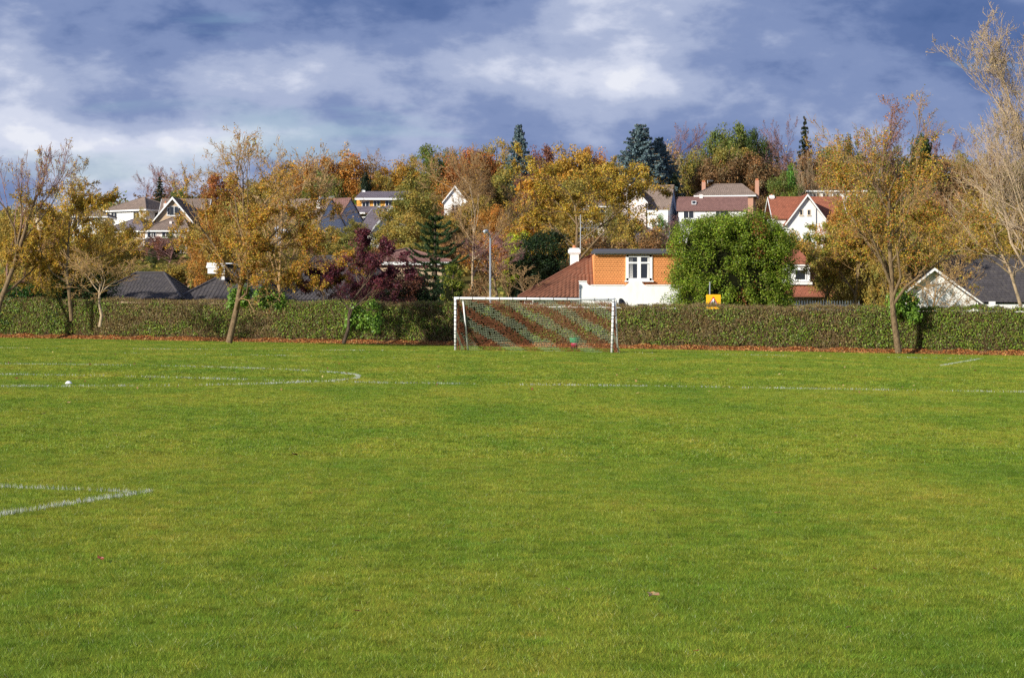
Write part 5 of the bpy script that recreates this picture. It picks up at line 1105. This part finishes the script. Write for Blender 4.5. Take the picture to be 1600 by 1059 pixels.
ivy(1414, 1436, 452, 505, 97.4, 'ivy column climbing right of the trunk of the tall orange tree', 74, 1500)

# --- monkey puzzle
rg = np.random.default_rng(81); D = 121.0; X = PX(680, D); zb = tz(X, D); H = PZ(338, D) - zb; root = empty('monkey_puzzle_tree', (X, D, zb), 'dark spiky monkey puzzle tree left of the lamp post', 'tree')
V, Fc = tubes(np.array([[0, 0, 0.]]), np.array([[0, 0, H]]), np.array([.22]), np.array([.05]), 8); obj('trunk', mesh_np('trunk', V, Fc, M_BARKD), root)
P0 = []; P1 = []; SP = []; SD = []
for k in range(12):
    z = H * (.36 + .62 * k / 11); L = 1.8 * math.sqrt(max(.08, 1 - (k / 11.3) ** 3.6)); nb = 7
    for b in range(nb):
        a = k * 1.1 + b * 2 * math.pi / nb + rg.normal() * .15; o = np.array([math.cos(a), math.sin(a), 0]); p = np.array([0, 0, z]); l = L * rg.uniform(.5, 1.2)
        for s_ in range(6):
            e = p + o * l / 6 + np.array([0, 0, (-.16 + .085 * s_ + (.03 * k / 11)) * l / 2.2]); P0.append(p); P1.append(e)
            m_ = 44; t = rg.random(m_)[:, None]; SP.append(p + (e - p) * t); q = nrm(rg.normal(size=(m_, 3)) + o * .9); SD.append(q); p = e
V, Fc = tubes(np.array(P0), np.array(P1), np.full(len(P0), .055), np.full(len(P0), .05), 6); obj('branches', mesh_np('branches', V, Fc, plain('monkey_puzzle_bough', srgb(42, 62, 34), .8, .3, 8)), root, kind='stuff')
SP = np.concatenate(SP); SD = np.concatenate(SD); side = nrm(np.cross(SD, rg.normal(size=SD.shape))) * .035
V = np.stack([SP - side, SP + side, SP + SD * .16], 1).reshape(-1, 3)
obj('crown', mesh_np('crown', V, np.arange(len(V)).reshape(-1, 3), M_LEAFC, np.repeat(palette(rg, len(SP), [srgb(60, 80, 40), srgb(44, 62, 34), srgb(80, 100, 50)], None, .2), 3, 0)), root, kind='stuff')

# ------------------------------------------------------------------ trees over the hillside and along the ridge
c_or = srgb(184, 130, 58); c_am = srgb(190, 148, 56); c_ru = srgb(168, 104, 52); c_ye = srgb(196, 164, 62); c_ol = srgb(142, 132, 60); c_gr = srgb(112, 122, 52); c_dg = srgb(76, 90, 42)
c_br = srgb(140, 108, 70); c_pu = srgb(140, 104, 96); c_bs = srgb(104, 126, 130); c_dk = srgb(42, 58, 36); c_rd = srgb(136, 88, 66); c_st = srgb(176, 148, 104); c_bg = srgb(96, 136, 48); c_gd = srgb(168, 144, 66)  # c_bs: blue spruce leaves with a bluish haze tinted in
RG = 'trees along the hill ridge'; SL = 'trees and shrubs on the hillside gardens'
TR = [
 # ridge, left to right
 ('spruce0', 250, 274, 52, 330, c_dk, 'small dark spruce on the skyline above the left gabled house', RG),
 ('bare1', 232, 262, 46, 350, c_pu, 'bare purplish tree on the skyline left of the small dark spruce', RG),
 ('bare0', 285, 258, 60, 355, c_pu, 'bare plum tinted tree on the skyline behind the left gabled house', RG),
 ('bare1', 318, 260, 60, 360, c_br, 'bare grey brown tree between the purple trees and the red oak', RG),
 ('oak', 345, 266, 66, 345, c_ru, 'rusty red oak rising behind the left gabled house', RG),
 ('oak', 285, 288, 40, 325, c_gr, 'small green tree behind the roof of the left gabled house', RG),
 ('lacy', 405, 272, 80, 350, c_gd, 'olive gold tree seen behind the feathery top of the leaning tree', RG),
 ('oak', 452, 246, 70, 345, c_am, 'amber tree left of the biggest orange oak on the ridge', RG),
 ('oak', 500, 238, 80, 338, c_or, 'orange brown oak joined to the left side of the biggest orange oak', RG),
 ('oak', 545, 229, 84, 340, c_or, 'biggest bright orange oak on the ridge above the ochre house', RG),
 ('bare1', 575, 232, 50, 352, c_br, 'thin half bare tree just right of the biggest orange oak', RG),
 ('lacy', 618, 239, 74, 345, c_am, 'golden open crowned tree above the slate roof of the ochre house', RG),
 ('oak', 592, 262, 50, 335, c_gd, 'low golden tree behind the slate roofed ochre house', RG),
 ('oak', 672, 219, 66, 345, c_gr, 'tall rounded green tree between golden and rust crowns', RG),
 ('oak', 736, 222, 86, 342, c_ru, 'broad rust orange tree left of the blue grey spruce', RG),
 ('lacy', 775, 207, 62, 350, c_gd, 'tall olive gold tree directly left of the blue grey spruce', RG),
 ('spruce1', 811, 194, 82, 322, c_bs, 'slender blue grey spruce standing highest in the middle of the ridge', RG),
 ('oak', 848, 220, 56, 345, c_rd, 'reddish brown tree right of the slender blue grey spruce', RG),
 ('oak', 893, 215, 76, 338, c_am, 'golden orange tree on the skyline behind the lacy oak', RG),
 ('oak', 925, 222, 60, 340, c_or, 'orange tree at the right end of the golden skyline group', RG),
 ('bare1', 952, 246, 56, 345, c_rd, 'bare reddish tree beyond the lacy golden oak', RG),
 ('oak', 965, 256, 50, 330, c_br, 'brown tree left of the big blue conifer', RG),
 ('spruce1', 1000, 193, 150, 318, c_bs, 'big broad blue green conifer left of the brick chimneys', RG),
 ('spruce1', 1030, 214, 110, 322, c_bs, 'second bluish conifer merging with the big blue green one', RG),
 ('lacy', 1042, 212, 56, 335, c_st, 'pale grey leafed tree behind the right shoulder of the big blue conifer', RG),
 ('bare0', 1050, 190, 60, 350, c_pu, 'faint pinkish bare tree top above the pale grey tree', RG),
 ('cone0', 1052, 248, 46, 318, c_dk, 'nearly black conifer between the big blue conifer and the brown trees', RG),
 ('lacy', 1092, 222, 64, 332, c_ol, 'olive brown tree left of the tallest green clump', RG),
 ('oak', 1120, 195, 66, 342, c_gr, 'green crown at the left of the tallest green clump', RG),
 ('oak', 1146, 183, 70, 345, c_gr, 'tallest green crown above the brick chimneyed house', RG),
 ('oak', 1176, 188, 52, 345, c_dg, 'darker green crown at the right of the tallest green clump', RG),
 ('lacy', 1140, 208, 84, 330, c_ol, 'olive tinted tree in front of the tallest green clump', RG),
 ('oak', 1112, 236, 66, 326, c_br, 'brown autumn tree above the left brick chimney', RG),
 ('oak', 1168, 228, 84, 328, c_br, 'wide brown tree above the right brick chimney', RG),
 ('oak', 1200, 240, 60, 326, c_br, 'brown tree right of the tall brick chimney', RG),
 ('bare0', 1226, 188, 50, 345, c_pu, 'bare purple pink birch left of the small skyline spruce', RG),
 ('bare1', 1208, 205, 56, 345, c_pu, 'hazy purple tree behind the brown tree right of the chimney', RG),
 ('spruce0', 1257, 180, 62, 345, c_dk, 'small dark pointed spruce alone on the skyline right of centre', RG),
 ('cone1', 1236, 232, 40, 300, c_bg, 'bright green narrow conifer above the red tiled roof', RG),
 ('oak', 1222, 262, 52, 290, c_gr, 'green shrub like tree left of the red tiled roof', RG),
 ('bare2', 1258, 236, 22, 290, c_st, 'straw coloured upright poplar above the white gable, the left of two', RG),
 ('bare2', 1274, 238, 22, 292, c_st, 'straw coloured upright poplar above the white gable, the right of two', RG),
 ('lacy', 1270, 218, 72, 335, c_br, 'brown tree behind the two straw poplars', RG),
 ('oak', 1302, 222, 62, 338, c_ol, 'olive brown tree right of the straw poplars', RG),
 ('oak', 1330, 203, 40, 352, c_dg, 'small round green tree on the skyline left of the tall orange tree', RG),
 ('bare1', 1300, 262, 56, 285, c_st, 'grey twiggy thicket behind the red tiled roof', RG),
 ('lacy', 1350, 228, 64, 335, c_gd, 'golden olive tree behind the left of the tall orange tree', RG),
 ('cone0', 1437, 172, 86, 300, c_dg, 'dark green cone shaped conifer behind the tall orange tree', RG),
 ('bare1', 1470, 196, 70, 330, c_pu, 'bare purple grey tree right of the dark cone conifer', RG),
 ('lacy', 1495, 222, 80, 310, c_ol, 'olive tree beyond the roof at right', RG),
 ('oak', 1470, 238, 84, 300, c_br, 'brown autumn tree beneath the dark cone conifer', RG),
 ('bare0', 1530, 205, 70, 320, c_br, 'bare brown tree on the skyline near the right edge', RG),
 ('lacy', 1548, 232, 80, 300, c_br, 'russet tree behind the tall twiggy tree at right', RG),
 ('oak', 1592, 238, 80, 300, c_ol, 'olive tree at the right end of the ridge', RG),
 ('lacy', 1640, 230, 90, 300, c_br, 'brown tree on the ridge just leaving the right edge', RG),
 ('oak', 1395, 222, 80, 320, c_ol, 'olive gold tree hidden behind the tall orange tree', RG),
 # left slope
 ('oak', -20, 322, 70, 270, c_gd, 'golden tree at the left edge of the slope', SL),
 ('lacy', 20, 345, 60, 235, c_ol, 'olive bush tree under the cream gabled house', SL),
 ('oak', 82, 338, 56, 262, c_br, 'brown tree between the cream gable and the glimpsed white house', SL),
 ('bush', 60, 386, 80, 200, c_gd, 'golden bush below the cream gabled house', SL),
 ('bush', 120, 372, 70, 205, c_br, 'brown bush below the glimpsed white house', SL),
 ('bush', 165, 388, 60, 190, c_ol, 'olive bush behind the top of the small bare tree', SL),
 ('oak', 168, 338, 32, 255, c_gd, 'small golden tree between the glimpsed white house and the white fronted house', SL),
 ('lacy', 222, 318, 24, 272, c_ye, 'yellow leaved sapling against the white fronted house', SL),
 ('oak', 190, 366, 44, 240, c_gr, 'green tree below the low dark hipped roof', SL),
 ('cone1', 237, 380, 26, 225, c_dg, 'small dark green conical tree below the veranda', SL),
 ('bush', 248, 362, 44, 245, c_rd, 'dull red shrub in front of the chimneyed white house', SL),
 ('bush', 270, 358, 40, 247, c_gr, 'green shrub under the eaves of the chimneyed white house', SL),
 ('bare1', 262, 368, 66, 225, c_pu, 'grey purple twiggy bush beside the small conical tree', SL),
 ('lacy', 300, 346, 50, 240, c_gd, 'gold leaved tree at the right of the chimneyed white house', SL),
 ('bush', 282, 402, 90, 190, c_gd, 'golden brown bush above the dark hipped roof', SL),
 ('bush', 225, 408, 60, 185, c_ol, 'olive bush behind the dark hipped roof at left', SL),
 ('bush', 330, 392, 60, 180, c_ol, 'olive bush behind the small white chimney', SL),
 ('oak', 345, 318, 70, 265, c_or, 'orange tree right of the stone gabled house', SL),
 ('oak', 395, 330, 80, 240, c_gd, 'golden tree in the middle of the left slope', SL),
 ('oak', 430, 300, 64, 275, c_am, 'amber tree left of the brown roof of the blue grey house', SL),
 ('bush', 400, 388, 110, 175, c_br, 'brown bush behind the grey tiled bungalow', SL),
 ('bush', 462, 352, 70, 215, c_gd, 'golden bush below the skylight of the brown roof', SL),
 ('bush', 505, 362, 76, 205, c_ol, 'olive bush below the blue grey gable', SL),
 ('bush', 540, 350, 44, 225, c_ol, 'olive shrub between the blue grey gable and the ochre house', SL),
 ('oak', 546, 302, 34, 288, c_bg, 'bright green tree between the blue grey house and the ochre house', SL),
 ('cone1', 572, 250, 34, 332, c_dk, 'dark conifer below the biggest orange oak', SL),
 ('bush', 560, 362, 50, 212, c_gr, 'green shrub at the foot of the steep slate wing', SL),
 ('bush', 590, 378, 70, 190, c_br, 'brown bush above the purple cherry', SL),
 ('oak', 640, 288, 84, 255, c_ol, 'big olive tree right of the steep slate wing', SL),
 ('oak', 655, 262, 70, 300, c_ol, 'olive brown tree under the rounded green tree', SL),
 ('oak', 632, 322, 66, 228, c_gd, 'golden olive tree above the brown tiled roof', SL),
 ('bush', 655, 360, 90, 195, c_ol, 'olive bush behind the monkey puzzle tree', SL),
 ('oak', 690, 268, 60, 312, c_or, 'orange tree above the sharp white gable peak', SL),
 ('bush', 690, 318, 30, 272, c_rd, 'red shrub left of the sharp white gable peak', SL),
 ('oak', 745, 262, 70, 310, c_br, 'brown orange tree right of the sharp white gable peak', SL),
 ('oak', 748, 300, 70, 262, c_gd, 'gold brown tree behind the pale birch', SL),
 ('oak', 790, 252, 60, 312, c_ol, 'olive tree below the slender blue spruce', SL),
 ('oak', 838, 252, 64, 290, c_rd, 'brick red tree above the slim amber birch', SL),
 ('oak', 775, 312, 60, 230, c_or, 'orange brown tree behind the street lamp top', SL),
 ('bush', 712, 345, 70, 215, c_br, 'brown thicket at the foot of the pale birch', SL),
 ('bush', 765, 352, 80, 200, c_or, 'orange brown bush behind the small purple bare tree', SL),
 ('oak', 862, 268, 60, 262, c_am, 'amber tree at the left edge of the lacy oak', SL),
 ('oak', 915, 262, 80, 290, c_ol, 'olive tree seen through the lacy golden oak', SL),
 ('oak', 968, 300, 44, 255, c_gd, 'golden tree in front of the cream gable', SL),
 ('bush', 990, 330, 60, 225, c_gd, 'golden bush below the cream gable right of the lacy oak', SL),
 ('bush', 870, 330, 90, 210, c_gd, 'golden bush low behind the lacy oak', SL),
 ('bush', 940, 355, 110, 185, c_br, 'brown bush above the felt roof of the bungalow', SL),
 ('bush', 1020, 345, 60, 205, c_br, 'brown purple thicket left of the clipped cypress top', SL),
 ('bush', 1032, 324, 26, 262, c_bg, 'bright lime shrub below the dark gable', SL),
 ('bare1', 1035, 338, 60, 215, c_pu, 'purplish bare shrub beside the top of the clipped cypress', SL),
 ('bush', 1200, 322, 40, 255, c_gr, 'green shrub left of the white gabled house', SL),
 ('bush', 1262, 350, 54, 200, c_gr, 'green shrub before the foot of the white gable', SL),
 ('oak', 1312, 312, 54, 208, c_or, 'orange tree overlapping the right of the red tiled roof', SL),
 ('oak', 1345, 292, 70, 240, c_gd, 'golden tree behind the left branches of the tall orange tree', SL),
 ('bush', 1235, 368, 60, 165, c_br, 'brown bush right of the clipped cypress', SL),
 ('bush', 1300, 372, 90, 160, c_ol, 'olive bush above the picket fence', SL),
 ('oak', 1372, 300, 70, 200, c_ol, 'olive tree behind the fork of the tall orange tree', SL),
 ('oak', 1430, 290, 90, 220, c_gd, 'golden olive tree right of the tall orange trunk', SL),
 ('oak', 1478, 300, 80, 215, c_br, 'brown tree above the slate roof ridge', SL),
 ('oak', 1540, 300, 90, 210, c_ol, 'olive tree behind the willow at right', SL),
 ('oak', 1600, 300, 90, 205, c_br, 'brown tree behind the willow at the right edge', SL),
 ('bush', 1410, 372, 90, 165, c_ol, 'olive thicket behind the white gabled bungalow', SL),
 ('bush', 1480, 368, 100, 168, c_gr, 'green thicket behind the slate roof ridge', SL),
 ('bush', 1560, 365, 110, 165, c_gd, 'golden thicket behind the slate roof at the edge', SL),
 ('bush', 1350, 400, 80, 135, c_ol, 'low olive shrub beside the white chimney at right', SL),
 ('fine', 40, 292, 120, 128, c_gd, 'bushy golden tree filling the gap behind the leftmost tree', SL),
 ('fine', 118, 268, 130, 130, c_ye, 'dense olive gold tree behind the second tree from the left', SL),
 ('fine', 170, 318, 90, 134, c_gd, 'shorter golden tree left of the chimneyed white house', SL),
 ('fine', 382, 282, 170, 142, c_gd, 'dense golden tree behind the large leaning tree', SL),
 ('fine', 335, 335, 100, 142, c_or, 'low orange tree behind the left limbs of the leaning tree', SL),
 ('fine', 470, 318, 110, 150, c_ol, 'olive gold tree between the leaning tree and the cherry', SL),
 ('fine', 1345, 296, 130, 118, c_gd, 'dense golden tree behind the left of the tall orange tree', SL),
 ('fine', 1425, 300, 120, 121, c_gd, 'dense gold tree behind the right of the tall orange tree', SL),
 ('fine', 1312, 350, 90, 124, c_ol, 'olive tree crowding over the picket fence', SL),
 ('fine', 1535, 300, 150, 128, c_gd, 'gold tree behind the willow twigs near the right edge', SL),
 ('bush', 1242, 345, 50, 190, c_gd, 'golden shrub below the window of the white gable', SL),
 ('bush', 745, 420, 62, 131, c_br, 'brown shrub at the foot of the lamp post', SL),
 ('bare1', 795, 402, 76, 127, c_st, 'straw coloured leafless shrub right of the street lamp', SL),
 ('fine', 566, 384, 106, 113, srgb(84, 40, 48), 'darker plum purple crown spreading behind the hedge right of the cherry stems', SL),
 ('bush', 640, 408, 70, 116, c_rd, 'dull red shrub between the plum crown and the monkey puzzle', SL),
 ('bare0', 432, 210, 150, 118, c_st, 'feathery bare tree whose pale top shows over the large leaning tree', SL),
 ('oak', 552, 338, 52, 232, c_ol, 'olive tree hiding the foot of the dark gable end', SL),
 ('bush', 500, 342, 60, 228, c_gd, 'golden bush screening the lower part of the blue grey gable', SL),
 ('bush', 205, 352, 40, 236, c_ye, 'yellow shrub in front of the low dark hipped roof', SL),
 ('bare1', 1452, 398, 130, 112, c_st, 'bare twiggy shrub screening the white gable at right', SL),
 ('lacy', 1388, 372, 60, 113, c_gd, 'thin golden shrub beside the white chimney at right', SL),
 ('oak', 640, 236, 50, 348, c_gd, 'golden olive crown linking the open golden tree and the rounded green tree', RG),
 ('oak', 704, 226, 52, 350, c_gr, 'green crown between the rounded green tree and the rust tree', RG),
 ('oak', 1072, 232, 56, 338, c_gr, 'green tree right of the nearly black conifer', RG),
 ('oak', 1196, 214, 50, 350, c_ol, 'olive crown beyond the hazy purple tree', RG),
 ('oak', 1288, 226, 50, 346, c_gr, 'green crown behind the right straw poplar', RG),
 ('oak', 505, 262, 70, 318, c_gr, 'green tree under the orange brown oak', RG),
 ('oak', 722, 316, 62, 272, c_br, 'brown tree covering the wall below the sharp white gable peak', SL),
 ('oak', 700, 326, 40, 268, c_gd, 'golden tree left in front of the sharp white gable peak', SL),
 ('oak', 898, 292, 70, 240, c_gd, 'golden tree hiding the pale house behind the lacy oak', SL),
 ('lacy', 948, 318, 40, 235, c_ol, 'olive sapling right of the glimpsed pale window', SL),
 ('bush', 600, 350, 60, 232, c_ol, 'olive shrub beside the white gable of the steep slate wing', SL),
 ('bush', 350, 345, 80, 222, c_gd, 'golden bush in the middle of the left slope', SL),
 ('bush', 150, 352, 56, 232, c_gd, 'golden bush hiding the foot of the glimpsed white house', SL),
 ('oak', 478, 330, 44, 238, c_ye, 'yellow tree before the skylight roof', SL),
 ('oak', 20, 318, 60, 232, c_gd, 'golden tree in front of the cream gabled house', SL),
 ('bush', 1215, 392, 40, 150, c_dg, 'dark green shrub behind the white dormer', SL),
]
for kind, px, top, w, D, col, label, grp in TR:
    leafy = not kind.startswith('bare'); bark = M_PURP if col is c_pu or col is c_rd else (M_TWIG if not leafy else M_BARK)
    if kind == 'bare2': bark = M_PALE
    w2 = w * (1.28 if kind[:3] in ('oak', 'lac', 'bus') else 1)
    tree(kind, px, top, w2, D, tuple(v * 1.0 for v in col), label, group=grp, bark=bark, sink=.3)
# conifers that carry a leaf tint on bare ones are left plain
# far woodland closing the gaps along the ridge and filling between gardens
rg = np.random.default_rng(90); n = 0; V_ = []; F_ = []; C_ = []
def wood_blob(X, D, zb, W, H, col, nl):
    global n
    d = nrm(rg.normal(size=(nl, 3))); d[:, 2] = np.abs(d[:, 2]); Q = d * np.array([W / 2, W / 2, H]) * (rg.random((nl, 1)) ** .25) * (1 + .06 * rg.normal(size=(nl, 1))) + np.array([X, D, zb])
    V, Fc = leafquads(Q, .26, d + rg.normal(size=d.shape) * .6, rg, .8); V_.append(V); F_.append(Fc + n); n += len(V); C_.append(np.repeat(np.array(col) * rg.uniform(.75, 1.2) * rg.uniform(.6, 1.35, (nl, 1)), 4, 0))
pal = [c_ol, c_br, c_gd, c_gr, c_or, c_br, c_ol]
for i in range(420):
    D = rg.uniform(345, 400); px = rg.uniform(-150, 1750); X = PX(px, D)
    ridge = np.interp(px, [-100, 0, 200, 350, 450, 600, 700, 900, 1000, 1150, 1250, 1400, 1700], [330, 330, 296, 280, 262, 256, 238, 238, 256, 216, 236, 236, 240])
    t = tz(X, D); H = PZ(ridge + rg.uniform(-8, 38), D) - t
    if H > 2: wood_blob(X, D, t - .5, rg.uniform(5, 10), H, pal[rg.integers(len(pal))], 420)
o = obj('far_woodland', mesh_np('far_woodland', np.concatenate(V_), np.concatenate(F_), M_LEAFC, np.concatenate(C_)), kind='stuff'); tag(o, 'mixed brown and olive woodland covering the ridge behind the trees', 'woodland')
# low garden undergrowth across the slope
n = 0; V_ = []; F_ = []; C_ = []
for i in range(420):
    D = rg.uniform(150, 330); px = rg.uniform(-120, 1720); X = PX(px, D); t = tz(X, D); wood_blob(X, D, t - .3, rg.uniform(2.5, 5), rg.uniform(.8, 2.0), pal[rg.integers(len(pal))], 170)
o = obj('undergrowth', mesh_np('undergrowth', np.concatenate(V_), np.concatenate(F_), M_LEAFC, np.concatenate(C_)), kind='stuff'); tag(o, 'low tangled garden undergrowth spread over the hillside', 'undergrowth')
